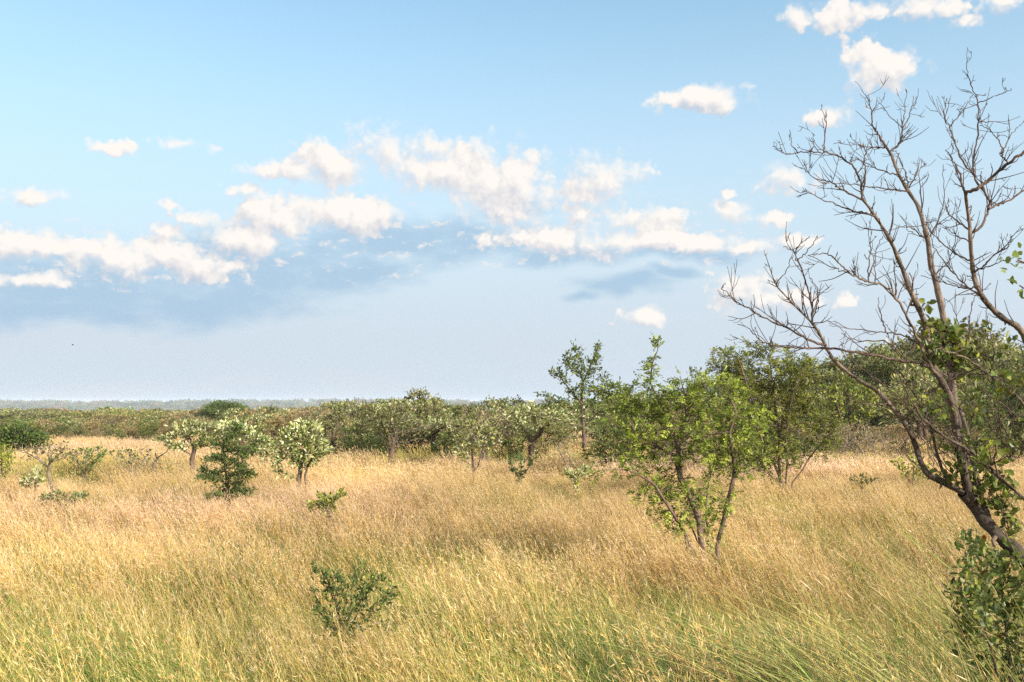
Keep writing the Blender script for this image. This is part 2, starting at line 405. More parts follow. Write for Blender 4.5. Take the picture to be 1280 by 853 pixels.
# ------------------------------------------------------------------ tree growth
def colonize(nodes, parents, att, step, di, dk, maxit, r, wob=.25, up=0.0):
    nodes = [np.asarray(n, float) for n in nodes]; parents = list(parents)
    A = np.asarray(att, float)
    if len(A) == 0: return np.array(nodes), np.array(parents)
    ND = np.array(nodes)
    D = np.linalg.norm(A[:, None] - ND[None], axis=2); near = D.argmin(1); dist = D.min(1)
    alive = np.ones(len(A), bool); stuck = np.zeros(len(A), int)
    for it in range(maxit):
        act = alive & (dist < di)
        if not act.any():
            if it == 0: di *= 2; continue
            break
        ids = np.unique(near[act]); new = []; N0 = np.array(nodes)
        for i in ids:
            m = act & (near == i)
            v = unit(A[m] - nodes[i]).mean(0)
            v = v + r.normal(0, wob, 3) * .6; v[2] += up
            p = nodes[i] + unit(v) * step * (.8 + .4 * r.random())
            if (np.linalg.norm(N0 - p, axis=1) < step * .45).any(): continue
            new.append(p); nodes.append(p); parents.append(int(i))
        if not new:
            stuck[act] += 2; alive &= stuck < 6; continue
        new = np.array(new); base = len(nodes) - len(new)
        D = np.linalg.norm(A[:, None] - new[None], axis=2); k = D.argmin(1); dm = D.min(1)
        b = dm < dist
        stuck[act & ~b] += 1; stuck[b] = 0
        near[b] = base + k[b]; dist[b] = dm[b]
        alive &= (dist > dk) & (stuck < 6)
    return np.array(nodes), np.array(parents)

def radii(nodes, par, rtip, rbase):
    n = len(nodes); cnt = np.zeros(n); hasc = np.zeros(n, bool)
    for i in range(n):
        if par[i] >= 0: hasc[par[i]] = True
    cnt[~hasc] = 1
    # children always come after their parents
    for i in range(n - 1, -1, -1):
        if par[i] >= 0: cnt[par[i]] += cnt[i]
    m = max(cnt.max(), 2)
    e = math.log(rbase / rtip) / math.log(m)
    return rtip * cnt**e, cnt, hasc

def chains(par, cnt):
    n = len(par); kids = [[] for _ in range(n)]
    roots = []
    for i, p in enumerate(par):
        (kids[p] if p >= 0 else roots).append(i)
    out = []
    stack = [(None, q) for q in roots]
    while stack:
        p, i = stack.pop()
        ch = [p, i] if p is not None else [i]
        while kids[i]:
            k = sorted(kids[i], key=lambda q: -cnt[q])
            for q in k[1:]: stack.append((i, q))
            i = k[0]; ch.append(i)
        out.append(ch)
    return out

def stem_nodes(lines, step, r, wob=.0):
    """polylines -> connected nodes; a line starting near an earlier node attaches to it"""
    nodes, par = [], []
    for ln in lines:
        ln = [np.asarray(p, float) for p in ln]
        pts = [ln[0]]
        for a, b in zip(ln[:-1], ln[1:]):
            k = max(1, int(np.linalg.norm(b - a) / step + .5))
            for q in range(1, k + 1):
                pts.append(a + (b - a) * q / k + (r.normal(0, wob, 3) if wob else 0))
        prev = -1; st = 0
        if nodes:
            d = np.linalg.norm(np.array(nodes) - pts[0], axis=1); m = int(d.argmin())
            if d[m] < step * 1.6: prev = m; st = 1
        for p in pts[st:]:
            nodes.append(p); par.append(prev); prev = len(nodes) - 1
    return nodes, par

def ellipsoid_pts(c, rad, n, r, shell=.35):
    u = unit(r.normal(0, 1, (n, 3))); q = (shell**3 + (1 - shell**3) * r.random(n))**(1 / 3)
    return np.asarray(c) + u * q[:, None] * np.asarray(rad)

def wood(mb, nodes, par, rad, cnt, col=(1, 1, 1), k_thin=3, k_thick=8, thr=.02):
    for ch in chains(par, cnt):
        p = nodes[ch]; rr = rad[ch].copy()
        if len(ch) > 1 and par[ch[0]] != -1 or ch[0] in ():
            rr[0] = min(rr[0], rr[1] * 1.15)
        mx = rr.max()
        mb.tube(p, rr, k_thick if mx > thr else (5 if mx > thr * .5 else k_thin), col)
        if True:   # closing tip
            pass

def foliage(mb, nodes, par, rad, hasc, r, spec):
    """spec: per (leaves per twig node), L, W, pal, thr (max twig radius), up, fine, sprig(0/1), out"""
    thr = spec['thr'] * 1.25; tw = np.where((rad < thr) & (par >= 0))[0]
    if len(tw) == 0: return
    if 'zmin' in spec: tw = tw[nodes[tw][:, 2] > spec['zmin']]
    if 'keep' in spec: tw = tw[r.random(len(tw)) < spec['keep']]
    cen = nodes[tw].mean(0)
    m = spec['per']; i = np.repeat(tw, m); N = len(i)
    t = r.random((N, 1)); a = nodes[par[i]]; b = nodes[i]; base = a + (b - a) * t
    seg = unit(b - a); out = unit(base - cen)
    jit = spec.get('jit', 0)
    if jit: base = base + r.normal(0, jit, (N, 3)) * np.array([1, 1, spec.get('jz', 1)])
    d = seg * .5 + out * spec.get('out', .4) + r.normal(0, .55, (N, 3)) + np.array([0, 0, spec.get('up', .15)])
    def colours(n, pos):
        c = pick(spec['pal'], n, r, .2)
        if 'pale' in spec:                                  # silvery young leaves at the shoot tops
            zt = (pos[:, 2] - nodes[:, 2].min()) / max(np.ptp(nodes[:, 2]), 1e-3)
            pr = spec['pale'][1] * (.25 + 1.2 * (zt - .3)) + .25 * (fbm(pos[:, 0] * 3 / spec['pale'][2] + 5, pos[:, 2] * 3 / spec['pale'][2] + pos[:, 1], 2) - .5) * 4 * spec['pale'][1]
            k = r.random(n) < pr
            c[k] = pick(spec['pale'][0], int(k.sum()), r, .15)
        return c
    up = np.array([0, 0, 1.0])
    if spec.get('sprig'):
        nl = spec['sprig']; SL = spec['SL'] * (.6 + .8 * r.random(N)); d = unit(d)
        c = colours(N, base)
        side = unit(np.cross(d, up + r.normal(0, .35, (N, 3)))); nrm = np.cross(side, d)
        mb.leaves(base, d, nrm, SL, .006, np.tile([.12, .11, .04], (N, 1)))
        for q in range(nl):
            f = .2 + .8 * (q + .5) / nl; sg = 1 if q % 2 else -1
            bb = base + d * (SL * f)[:, None] - up * (SL * f * f * .12)[:, None]
            ld = d * .65 + side * sg * .75 + r.normal(0, .22, (N, 3))
            mb.leaves(bb, ld, nrm + r.normal(0, .35, (N, 3)), spec['L'] * (.6 + .7 * r.random(N)), spec['W'] * (.7 + .5 * r.random(N)), c * (.85 + .3 * r.random((N, 1))), spec.get('fine', False))
    else:
        nrm = up * spec.get('flat', .8) + r.normal(0, .7, (N, 3))
        mb.leaves(base, d, nrm, spec['L'] * (.55 + .8 * r.random(N)), spec['W'] * (.6 + .7 * r.random(N)), colours(N, base), spec.get('fine', False))

def make_plant(name, loc, label, cat, lines, att, g, leaf, bark, group=None, seed=1, crown='crown', wood_name='trunk'):
    """everything in local coordinates (origin at the plant's base)"""
    r = np.random.default_rng(seed)
    nodes, par = stem_nodes(lines, g['step'], r, g.get('swob', 0))
    nodes, par = colonize(nodes, par, att, g['step'], g.get('di', 9), g['dk'], g.get('it', 60), r, g.get('wob', .3), g.get('up', 0))
    rad, cnt, hasc = radii(nodes, par, g['rtip'], g['rbase'])
    e = empty(name, loc, label, cat, group)
    mb = MB(); wood(mb, nodes, par, rad, cnt, thr=g.get('thick', .02))
    mb.build(wood_name, bark, e, smooth=True)
    if leaf:
        ml = MB()
        for sp in (leaf if isinstance(leaf, list) else [leaf]):
            foliage(ml, nodes, par, rad, hasc, r, sp)
        if ml.n: ml.build(crown, g.get('lmat', LEAF), e)
    return e

def hero(name, label, cat, d, base, stems, clumps, g, leaf, bark=BARK, seed=1, dep=.12, **kw):
    """stems/clumps are laid out in photo pixels at distance d and get real depth of their own"""
    r = np.random.default_rng(seed + 500)
    b = P(base[0], base[1], d); b[2] = float(ground(b[0], b[1]))
    s = d / F
    lines = []; seen = []
    for st in stems:
        n = len(st); dz = r.normal(0, dep) * n; ph = r.random() * 6; st = [list(q) for q in st]
        if len(st[0]) > 2: d0 = st[0][2]
        elif seen and st[0][1] < base[1] - 14:             # grows out of an earlier stem: snap to it
            S = np.array(seen); m = np.hypot(S[:, 0] - st[0][0], S[:, 1] - st[0][1]).argmin()
            st[0][0], st[0][1] = S[m, 0], S[m, 1]; d0 = S[m, 2]
        else: d0 = r.normal(0, .04) * (base[1] - st[0][1] < 14)
        dd = [q[2] if len(q) > 2 else d0 + dz * (i / max(n - 1, 1)) + dep * .5 * (math.sin(ph + i * 1.3) - math.sin(ph)) for i, q in enumerate(st)]
        dd[0] = d0
        ln = [P(q[0], q[1], d + e) - b for q, e in zip(st, dd)]
        for (q, e, q2, e2) in zip(st[:-1], dd[:-1], st[1:], dd[1:]):
            for f in np.linspace(0, 1, 9): seen.append((q[0] + (q2[0] - q[0]) * f, q[1] + (q2[1] - q[1]) * f, e + (e2 - e) * f))
        if st[0][1] > base[1] - 14:                        # runs into the ground
            f = ln[0].copy(); f[2] = -.12; f[:2] *= .8; ln.insert(0, f)
        lines.append(ln)
    # stems attached to earlier stems share their depth
    att = []
    for c in clumps:
        px, py, rx, ry, n = c[:5]; off = c[5] if len(c) > 5 else 0
        rdp = c[6] if len(c) > 6 else .9 * (rx + ry) / 2
        att.append(ellipsoid_pts(P(px, py, d + off) - b, (rx * s, rdp * s, ry * s), int(n * g.get('dens', 1)), r, .15))
    att = np.concatenate(att) if att else np.zeros((0, 3))
    return make_plant(name, b, label, cat, lines, att, g, leaf, bark, seed=seed, **kw)

# palettes (linear base colours)
BRIGHT = np.array([[.145, .185, .024], [.20, .24, .032], [.09, .125, .02], [.27, .31, .048], [.12, .16, .024]])
MIDG = np.array([[.105, .135, .03], [.135, .165, .038], [.08, .11, .025], [.165, .185, .05]])
DARK = np.array([[.050, .088, .020], [.066, .108, .026], [.082, .122, .032], [.055, .080, .022]])
OLIVE = np.array([[.20, .18, .06], [.25, .22, .075], [.15, .145, .05], [.29, .25, .095]])
BROWNO = np.array([[.25, .19, .09], [.20, .165, .07], [.30, .23, .12], [.17, .14, .065]])
SILVER = np.array([[.36, .38, .18], [.42, .43, .235], [.30, .33, .13], [.48, .48, .30]])
YELLOW = np.array([[.30, .32, .055], [.36, .36, .07], [.24, .28, .045]])
RUST = np.array([[.40, .13, .03]])

# ------------------------------------------------------------------ the plants one can point to
def G(step, dk, rtip, rbase, di=9, up=.05, wob=.3, thick=.02, it=60, **k):
    return dict(step=step, dk=dk, rtip=rtip, rbase=rbase, di=di, up=up, wob=wob, thick=thick, it=it, **k)

# bright green many-stemmed bush in the middle of the grass
hero('leafy_bush', 'bright green many-stemmed bush standing nearest in the open golden grass, one bare arched branch', 'bush', 13.3, (882, 690),
     [[(877, 682), (874, 652), (869, 637), (861, 616), (851, 599), (847, 580), (848, 562), (844, 541), (827, 522), (812, 512), (799, 506)],
      [(827, 522), (823, 500), (813, 479), (815, 456), (822, 438), (823, 425)],
      [(803, 508), (785, 500), (770, 494), (747, 489), (735, 487)],
      [(847, 572), (836, 566), (822, 559), (808, 553), (792, 558), (783, 570)],
      [(887, 684), (884, 660), (882, 640), (884, 615), (889, 592), (884, 572), (880, 556), (868, 541), (850, 533)],
      [(888, 590), (898, 586), (908, 584), (918, 575), (925, 562), (937, 548), (950, 530), (958, 514)],
      [(884, 600), (888, 584), (887, 560), (886, 540), (893, 518), (899, 498), (905, 480)],
      [(897, 684), (899, 672), (904, 654), (909, 630), (914, 611), (917, 598), (919, 586), (926, 574)],
      [(918, 586), (915, 566), (912, 540), (920, 515)],
      [(865, 686), (856, 667), (841, 642), (828, 622), (819, 607), (802, 596), (786, 588), (768, 587), (752, 588), (740, 593)],
      [(874, 684), (868, 667), (861, 652), (850, 640)],
      [(848, 548), (858, 520), (856, 495), (850, 470)]],
     [(858, 540, 62, 40, 140), (806, 510, 44, 26, 76), (816, 474, 12, 20, 16), (776, 490, 26, 12, 30), (850, 498, 42, 22, 56), (895, 495, 38, 28, 60),
      (838, 600, 32, 24, 60), (925, 540, 36, 40, 90), (915, 590, 26, 12, 14), (806, 618, 24, 7, 18), (846, 655, 22, 20, 40), (890, 650, 10, 18, 16), (790, 530, 34, 22, 50), (880, 570, 40, 18, 36), (815, 560, 36, 20, 44), (890, 545, 50, 36, 60), (948, 575, 12, 14, 14), (908, 478, 12, 12, 12), (836, 640, 16, 18, 22), (880, 625, 30, 20, 24), (862, 625, 22, 24, 30), (826, 628, 20, 16, 20), (905, 620, 14, 20, 12)],
     G(.055, .065, .0052, .042, di=.6, thick=.012, wob=.35, dens=.72),
     dict(per=2, keep=.85, thr=.0085, sprig=8, SL=.15, L=.054, W=.026, pal=BRIGHT, up=.1, out=.3, jit=.02), seed=3)

# its neighbour behind on the right
hero('leafy_bush', 'darker green upright bush just behind and right of the nearest bright bush', 'bush', 23.0, (985, 607),
     [[(975, 604), (974, 580), (975, 545), (970, 515), (966, 480), (962, 452), (966, 436)],
      [(982, 604), (984, 580), (982, 555), (985, 520), (992, 490), (1003, 462)],
      [(978, 604), (968, 580), (955, 560), (948, 535), (940, 500), (930, 470), (922, 446)],
      [(990, 604), (1003, 588), (1012, 572), (1022, 560), (1032, 548), (1045, 538)],
      [(975, 540), (985, 500), (988, 470), (985, 440)],
      [(970, 604), (958, 588), (948, 575)]],
     [(958, 490, 40, 42, 110), (925, 465, 30, 32, 60), (992, 468, 28, 26, 80), (1002, 500, 26, 24, 50), (1015, 525, 22, 18, 30), (948, 555, 32, 34, 60), (978, 560, 22, 36, 40), (1030, 550, 22, 16, 26), (905, 450, 22, 14, 22), (980, 520, 30, 30, 46), (935, 512, 34, 30, 50), (940, 440, 10, 12, 10)],
     G(.085, .10, .005, .05, di=.9, thick=.015, dens=1.1),
     dict(per=3, thr=.009, sprig=7, SL=.22, L=.075, W=.035, pal=np.concatenate([BRIGHT, MIDG]), up=.15, out=.3, jit=.03), seed=4)

# slim tree with an open top
hero('slender_tree', 'slim dark-trunked tree with a thin open top rising above the thicket left of centre bush', 'tree', 42.0, (731, 560),
     [[(731, 556), (730, 540), (728, 520), (727, 500), (728, 480), (727, 460), (722, 445), (716, 430)],
      [(728, 505), (715, 490), (700, 472), (688, 466)], [(728, 480), (738, 458), (746, 440), (748, 431)], [(728, 515), (745, 495), (760, 485)],
      [(729, 525), (708, 508), (690, 497), (672, 492)], [(729, 535), (745, 518), (765, 510)], [(727, 470), (712, 455), (706, 446)]],
     [(724, 470, 24, 22, 46), (722, 440, 10, 12, 14), (745, 447, 12, 17, 18), (704, 467, 20, 14, 18), (745, 480, 22, 20, 26), (728, 492, 24, 14, 26), (700, 505, 34, 14, 34), (760, 512, 30, 16, 30), (748, 468, 16, 8, 10)],
     G(.14, .19, .010, .10, di=1.6, thick=.05),
     [dict(per=7, thr=.022, L=.16, W=.075, pal=np.concatenate([MIDG, DARK, BRIGHT[:1]]), jit=.07, up=.1)], seed=5)

# dark layered bush on the left
hero('layered_bush', 'dark green cone-shaped bush with layered branches standing in pale grass at left', 'bush', 19.5, (285, 632),
     [[(285, 628), (284, 605), (281, 580), (279, 560), (290, 545), (300, 530), (303, 524)],
      [(288, 628), (296, 605), (300, 590), (298, 570)], [(284, 600), (268, 598), (252, 595), (246, 598)], [(284, 588), (265, 590), (250, 585)],
      [(285, 595), (300, 592), (316, 588)], [(282, 572), (265, 572), (258, 576)], [(281, 560), (268, 555), (262, 550)], [(284, 616), (270, 618), (256, 622)], [(286, 614), (300, 612), (312, 614)], [(280, 565), (300, 562), (314, 560)]],
     [(280, 556, 20, 9, 40), (292, 543, 10, 14, 22), (276, 574, 27, 6, 50), (266, 597, 24, 5, 40), (292, 580, 24, 7, 40), (306, 595, 16, 6, 28), (274, 618, 26, 6, 42), (300, 617, 18, 6, 30), (286, 604, 22, 8, 30), (302, 566, 14, 6, 20), (284, 588, 20, 10, 26)],
     G(.05, .075, .004, .035, di=.6, thick=.012),
     dict(per=10, thr=.012, L=.07, W=.032, pal=DARK, jit=.05, jz=.6, up=.05, flat=1.3, out=.5), seed=6)

# small round tree with whitish leaves
hero('small_tree', 'small round tree with silvery green leaves on two short stems, alone in grass', 'tree', 23.5, (377, 610),
     [[(373, 607), (375, 592), (376, 582), (372, 570), (366, 560), (362, 548), (366, 535)], [(383, 607), (381, 596), (384, 585), (390, 572), (398, 560), (404, 552)],
      [(376, 582), (382, 565), (384, 545), (388, 530)], [(374, 576), (360, 572), (350, 575)]],
     [(378, 540, 30, 14, 90), (366, 566, 24, 14, 60), (398, 560, 20, 14, 50), (384, 572, 24, 8, 40), (348, 582, 8, 12, 18), (356, 555, 14, 10, 24), (408, 566, 12, 8, 18), (380, 555, 26, 12, 40)],
     G(.06, .09, .005, .055, di=.8, thick=.018),
     dict(per=6, thr=.011, L=.095, W=.046, pal=MIDG, pale=(SILVER, .55, 1.0), jit=.035, up=.3, out=.5, fine=True), seed=8)

# pale-leaved trees behind the dark bush
hero('spreading_tree', 'pale green flat-crowned small tree leaning left behind the dark cone-shaped bush', 'tree', 28.0, (241, 590),
     [[(241, 588), (240, 575), (243, 562), (238, 550), (228, 542), (212, 546), (200, 550)], [(243, 562), (250, 548), (252, 535), (240, 528)], [(241, 570), (225, 560), (212, 558)]],
     [(212, 548, 18, 7, 46), (240, 538, 24, 9, 60), (226, 532, 10, 5, 20), (255, 552, 14, 10, 30), (235, 555, 20, 8, 26), (262, 534, 14, 8, 26)],
     G(.075, .11, .006, .07, di=1.0, thick=.02),
     dict(per=10, thr=.014, L=.12, W=.055, pal=MIDG, pale=(SILVER, .6, 1.2), jit=.06, jz=.5, up=.3, out=.5), seed=9)
hero('spreading_tree', 'pale green open-crowned small tree partly hidden by the dark cone-shaped bush', 'tree', 31.0, (306, 588),
     [[(306, 585), (303, 568), (300, 555), (290, 540), (282, 530)], [(303, 568), (315, 556), (328, 548)], [(300, 556), (306, 540), (300, 528)]],
     [(288, 532, 22, 8, 50), (318, 548, 18, 9, 40), (304, 540, 22, 8, 34), (335, 556, 12, 8, 22), (318, 566, 22, 8, 30), (336, 572, 14, 7, 18)],
     G(.08, .12, .006, .07, di=1.1, thick=.02),
     dict(per=10, thr=.014, L=.12, W=.055, pal=MIDG, pale=(SILVER, .6, 1.2), jit=.05, jz=.6, up=.3, out=.5), seed=10)

hero('low_shrub', 'low yellow-green shrub in the grass below the silvery round tree', 'shrub', 17.5, (412, 640),
     [[(412, 636), (408, 625), (398, 618)], [(414, 636), (420, 622), (428, 614)], [(410, 636), (396, 632), (386, 630)]],
     [(410, 626, 16, 9, 34), (424, 621, 9, 8, 20), (392, 634, 14, 7, 24), (412, 640, 18, 7, 24)],
     G(.05, .07, .004, .014, di=.6, thick=.01), dict(per=5, thr=.012, L=.085, W=.036, pal=np.concatenate([YELLOW, MIDG, BRIGHT]), jit=.02, up=.3), seed=11)
hero('low_shrub', 'low wide grey-green shrub lying in the pale grass near the left edge', 'shrub', 19.5, (80, 632),
     [[(82, 629), (70, 622), (56, 620)], [(84, 629), (92, 620), (106, 617)], [(82, 629), (78, 618), (74, 614)]],
     [(72, 623, 24, 6, 50), (96, 621, 16, 5, 32), (58, 627, 10, 5, 18), (80, 634, 24, 6, 30)],
     G(.05, .07, .004, .014, di=.6, thick=.01), dict(per=6, thr=.012, L=.085, W=.036, pal=np.concatenate([MIDG, SILVER * .8]), jit=.02, up=.3, flat=1.3), seed=12)
hero('sapling', 'knee-high pale-leaved sapling left of the twiggy brown sapling', 'sapling', 21.0, (44, 622),
     [[(44, 619), (44, 608), (42, 598), (46, 588)], [(44, 606), (34, 602), (28, 604)], [(44, 604), (52, 600)]],
     [(40, 600, 13, 6, 26), (46, 590, 8, 6, 14), (32, 606, 6, 4, 10)],
     G(.05, .07, .004, .016, di=.6, thick=.01), dict(per=6, thr=.012, L=.10, W=.05, pal=MIDG, pale=(SILVER, .8, 1), jit=.02, up=.3, fine=True), seed=13)
hero('twiggy_sapling', 'nearly leafless twiggy brown sapling with a thin crooked trunk near the left edge', 'sapling', 22.0, (65, 618),
     [[(66, 615), (62, 603), (60, 590), (62, 578), (60, 566), (64, 555)], [(61, 585), (48, 574), (36, 568)], [(62, 578), (74, 568), (82, 558)], [(61, 570), (50, 560), (42, 556)], [(62, 600), (68, 604), (68, 612)]],
     [(60, 562, 30, 9, 60), (76, 557, 13, 7, 26), (34, 572, 14, 8, 20), (90, 566, 14, 8, 20)],
     G(.06, .085, .0042, .03, di=.8, thick=.012, wob=.5), dict(per=3, thr=.0075, L=.075, W=.04, pal=np.concatenate([DARK, BROWNO]), jit=.02, keep=.55, up=.2), bark=GREYBARK, seed=14)
hero('thorny_shrub', 'dark green shrub with bare brown twigs beside the green grass strip at left', 'shrub', 27.0, (107, 596),
     [[(105, 593), (98, 580), (90, 568)], [(107, 593), (108, 578), (106, 566)], [(109, 593), (118, 578), (130, 564)]],
     [(104, 574, 14, 12, 44), (118, 570, 16, 9, 34), (90, 570, 10, 9, 18), (128, 562, 12, 6, 14)],
     G(.075, .10, .005, .03, di=1, thick=.015, wob=.45), dict(per=4, thr=.009, L=.10, W=.05, pal=np.concatenate([DARK, MIDG]), jit=.03, keep=.7, up=.2), bark=GREYBARK, seed=15)
hero('thorny_shrub', 'mostly bare thorny brown shrub between the green grass strip and white dead stem', 'shrub', 27.5, (166, 596),
     [[(165, 593), (158, 578), (150, 564)], [(166, 593), (164, 576), (160, 562)], [(168, 593), (178, 578), (186, 566)], [(164, 593), (150, 582), (142, 572)]],
     [(160, 570, 20, 11, 50), (176, 568, 18, 11, 40), (145, 566, 12, 9, 18)],
     G(.075, .10, .005, .03, di=1, thick=.015, wob=.5), dict(per=3, thr=.0085, L=.09, W=.045, pal=np.concatenate([DARK, OLIVE]), jit=.03, keep=.42, up=.2), bark=GREYBARK, seed=16)
hero('round_bush', 'dense rounded dark green bush at the left edge beside the dry clearing', 'bush', 41.0, (24, 566),
     [[(20, 563), (10, 552), (2, 545)], [(24, 563), (24, 548), (24, 538)], [(28, 563), (38, 552), (46, 546)]],
     [(22, 548, 26, 14, 150), (38, 552, 18, 12, 80), (8, 552, 20, 11, 70)],
     G(.13, .19, .012, .09, di=1.8, thick=.03), dict(per=26, thr=.04, L=.15, W=.08, pal=np.concatenate([DARK, MIDG, BRIGHT[2:3] * .8]), jit=.2, up=.25), seed=17)
hero('leafy_bush', 'yellowish bright green bush cut off by the left edge of the view', 'bush', 25.0, (2, 606),
     [[(2, 603), (-6, 585), (-10, 568)], [(4, 603), (8, 585), (12, 566)], [(3, 603), (2, 580), (2, 562)]],
     [(4, 572, 14, 12, 60), (0, 590, 16, 12, 50), (-12, 575, 10, 12, 30)],
     G(.08, .11, .006, .04, di=1, thick=.018), dict(per=6, thr=.015, L=.11, W=.05, pal=np.concatenate([BRIGHT, YELLOW]), jit=.05, up=.2), seed=18)
hero('dark_sprig_shrub', 'low dark green shrub half sunk in the near grass at centre left', 'shrub', 8.4, (432, 800),
     [[(428, 796), (424, 770), (418, 745), (408, 722), (398, 712)], [(432, 796), (438, 765), (440, 735), (446, 712)], [(430, 796), (410, 770), (396, 748), (386, 730)],
      [(436, 796), (458, 770), (478, 748), (492, 738)], [(434, 796), (450, 760), (462, 735), (478, 720)], [(434, 796), (438, 760), (428, 740), (424, 716)]],
     [(416, 728, 26, 18, 54), (444, 742, 22, 24, 44), (392, 714, 14, 12, 20), (486, 744, 12, 18, 20), (422, 762, 30, 22, 36), (466, 722, 18, 8, 16), (448, 712, 8, 14, 12), (470, 780, 24, 20, 18), (396, 758, 14, 16, 12), (430, 800, 34, 26, 30)],
     G(.035, .05, .002, .008, di=.4, thick=.006, wob=.35), dict(per=4, thr=.0045, L=.042, W=.019, pal=np.concatenate([DARK, MIDG, BRIGHT[2:3]]), jit=.02, keep=.8, up=.35, fine=True), seed=19)
hero('thin_stemmed_tree', 'thin tree on a bare forked stem in front of the middle thicket', 'tree', 25.5, (592, 604),
     [[(592, 601), (592, 590), (591, 578), (590, 565), (588, 550), (584, 535)], [(592, 590), (598, 582), (601, 570), (606, 555)], [(590, 585), (583, 577), (580, 568)], [(590, 565), (600, 548), (610, 535)]],
     [(592, 545, 24, 22, 80), (612, 550, 18, 18, 46), (580, 558, 16, 14, 30), (598, 528, 16, 8, 24)],
     G(.075, .11, .005, .032, di=1, thick=.012), dict(per=4, thr=.010, L=.10, W=.05, pal=np.concatenate([MIDG, BRIGHT[2:3], OLIVE]), pale=(SILVER * .8, .25, 1.2), jit=.05, up=.2, keep=.85), seed=20)
hero('low_shrub', 'small dark shrub with thin upright twigs right of the thin forked tree', 'shrub', 27.0, (648, 600),
     [[(648, 597), (642, 586), (638, 574)], [(650, 597), (652, 584), (650, 568)], [(650, 597), (660, 586), (668, 572)]],
     [(645, 586, 13, 9, 28), (664, 578, 8, 10, 16), (650, 572, 8, 6, 10)],
     G(.07, .09, .005, .02, di=.9, thick=.014), dict(per=5, thr=.013, L=.10, W=.05, pal=DARK, jit=.03, keep=.7, up=.2), seed=21)
hero('low_shrub', 'small pale silvery shrub in grass beside the tip of the bare arched branch', 'shrub', 24.0, (720, 604),
     [[(720, 601), (712, 594), (706, 590)], [(722, 601), (728, 592), (736, 586)]],
     [(714, 593, 10, 6, 26), (730, 589, 10, 6, 26)],
     G(.06, .08, .004, .016, di=.8, thick=.014), dict(per=6, thr=.014, L=.11, W=.055, pal=YELLOW * .8, pale=(SILVER, .8, 1), jit=.03, up=.3, fine=True), seed=22)
hero('twiggy_shrub', 'dry brown twiggy shrub with a green tuft under the slim open tree', 'shrub', 30.0, (712, 588),
     [[(712, 585), (704, 572), (696, 558), (690, 546)], [(713, 585), (712, 570), (706, 556)], [(714, 585), (718, 572), (714, 562)]],
     [(700, 560, 14, 12, 36), (716, 574, 7, 7, 18), (690, 552, 8, 8, 10)],
     G(.08, .11, .005, .03, di=1, thick=.014, wob=.5), dict(per=5, thr=.009, L=.09, W=.05, pal=np.concatenate([MIDG, BROWNO]), jit=.03, keep=.4, up=.2), bark=GREYBARK, seed=23)
hero('large_bush', 'tall broad olive-green bush topping the middle thicket, taller than its neighbours', 'bush', 41.5, (525, 566),
     [[(520, 563), (512, 545), (503, 522), (508, 502)], [(524, 563), (526, 540), (525, 512), (524, 490)], [(529, 563), (540, 545), (548, 525), (545, 508)], [(526, 563), (530, 535), (536, 510)]],
     [(525, 498, 22, 12, 90), (510, 524, 22, 20, 90), (544, 520, 22, 18, 90), (526, 545, 30, 14, 80), (535, 512, 16, 12, 40)],
     G(.13, .19, .011, .09, di=1.8, thick=.03), dict(per=7, thr=.03, L=.16, W=.07, pal=np.concatenate([OLIVE * .85, MIDG]), jit=.08, up=.3), seed=24)
hero('leafy_bush', 'small fresh-green bush at the foot of the tall olive bush in the thicket', 'bush', 37.0, (556, 575),
     [[(552, 572), (546, 562), (544, 552)], [(556, 572), (557, 558), (556, 545)], [(560, 572), (568, 562), (572, 554)]],
     [(556, 556, 14, 12, 70), (566, 562, 12, 9, 40), (546, 562, 10, 9, 30)],
     G(.10, .14, .009, .05, di=1.4, thick=.03), dict(per=7, thr=.025, L=.14, W=.065, pal=np.concatenate([BRIGHT[2:3], MIDG, DARK[:1]]), jit=.06, up=.25), seed=25)
hero('multi_stem_tree', 'light green several-stemmed tree behind the bare limbs, right of the darker bush', 'tree', 46.0, (1063, 560),
     [[(1058, 556), (1056, 540), (1050, 520), (1045, 500)], [(1064, 556), (1064, 535), (1062, 510), (1060, 490)], [(1069, 556), (1072, 535), (1078, 512), (1084, 495)], [(1066, 556), (1066, 530), (1070, 500)]],
     [(1058, 490, 32, 20, 110), (1082, 505, 22, 18, 70), (1040, 508, 20, 12, 46), (1066, 522, 30, 12, 50)],
     G(.16, .22, .013, .11, di=2, thick=.05), dict(per=7, thr=.03, L=.20, W=.10, pal=np.concatenate([BRIGHT, MIDG, YELLOW * .8]), jit=.09, up=.2), seed=26)
hero('low_shrub', 'yellow-green shrub behind the lowest bare limb at right', 'shrub', 26.0, (1140, 606),
     [[(1138, 603), (1128, 588), (1120, 576)], [(1141, 603), (1142, 586), (1140, 570)], [(1144, 603), (1154, 590), (1162, 580)]],
     [(1138, 586, 18, 14, 50), (1154, 592, 12, 10, 26), (1122, 580, 10, 9, 16)],
     G(.07, .10, .005, .03, di=1, thick=.014), dict(per=5, thr=.013, L=.10, W=.05, pal=np.concatenate([YELLOW * .8, MIDG, BRIGHT]), jit=.04, up=.2), seed=27)
hero('low_shrub', 'small dull green tuft-like shrub sunk in grass between bush and bare tree', 'shrub', 23.0, (1078, 612),
     [[(1078, 609), (1070, 602), (1062, 597)], [(1080, 609), (1088, 600), (1096, 598)], [(1079, 609), (1080, 600), (1078, 594)]],
     [(1076, 602, 16, 6, 30), (1092, 602, 8, 5, 12)],
     G(.06, .08, .004, .016, di=.9, thick=.014), dict(per=5, thr=.013, L=.10, W=.04, pal=np.concatenate([OLIVE, MIDG]), jit=.03, up=.3, keep=.8), seed=28)

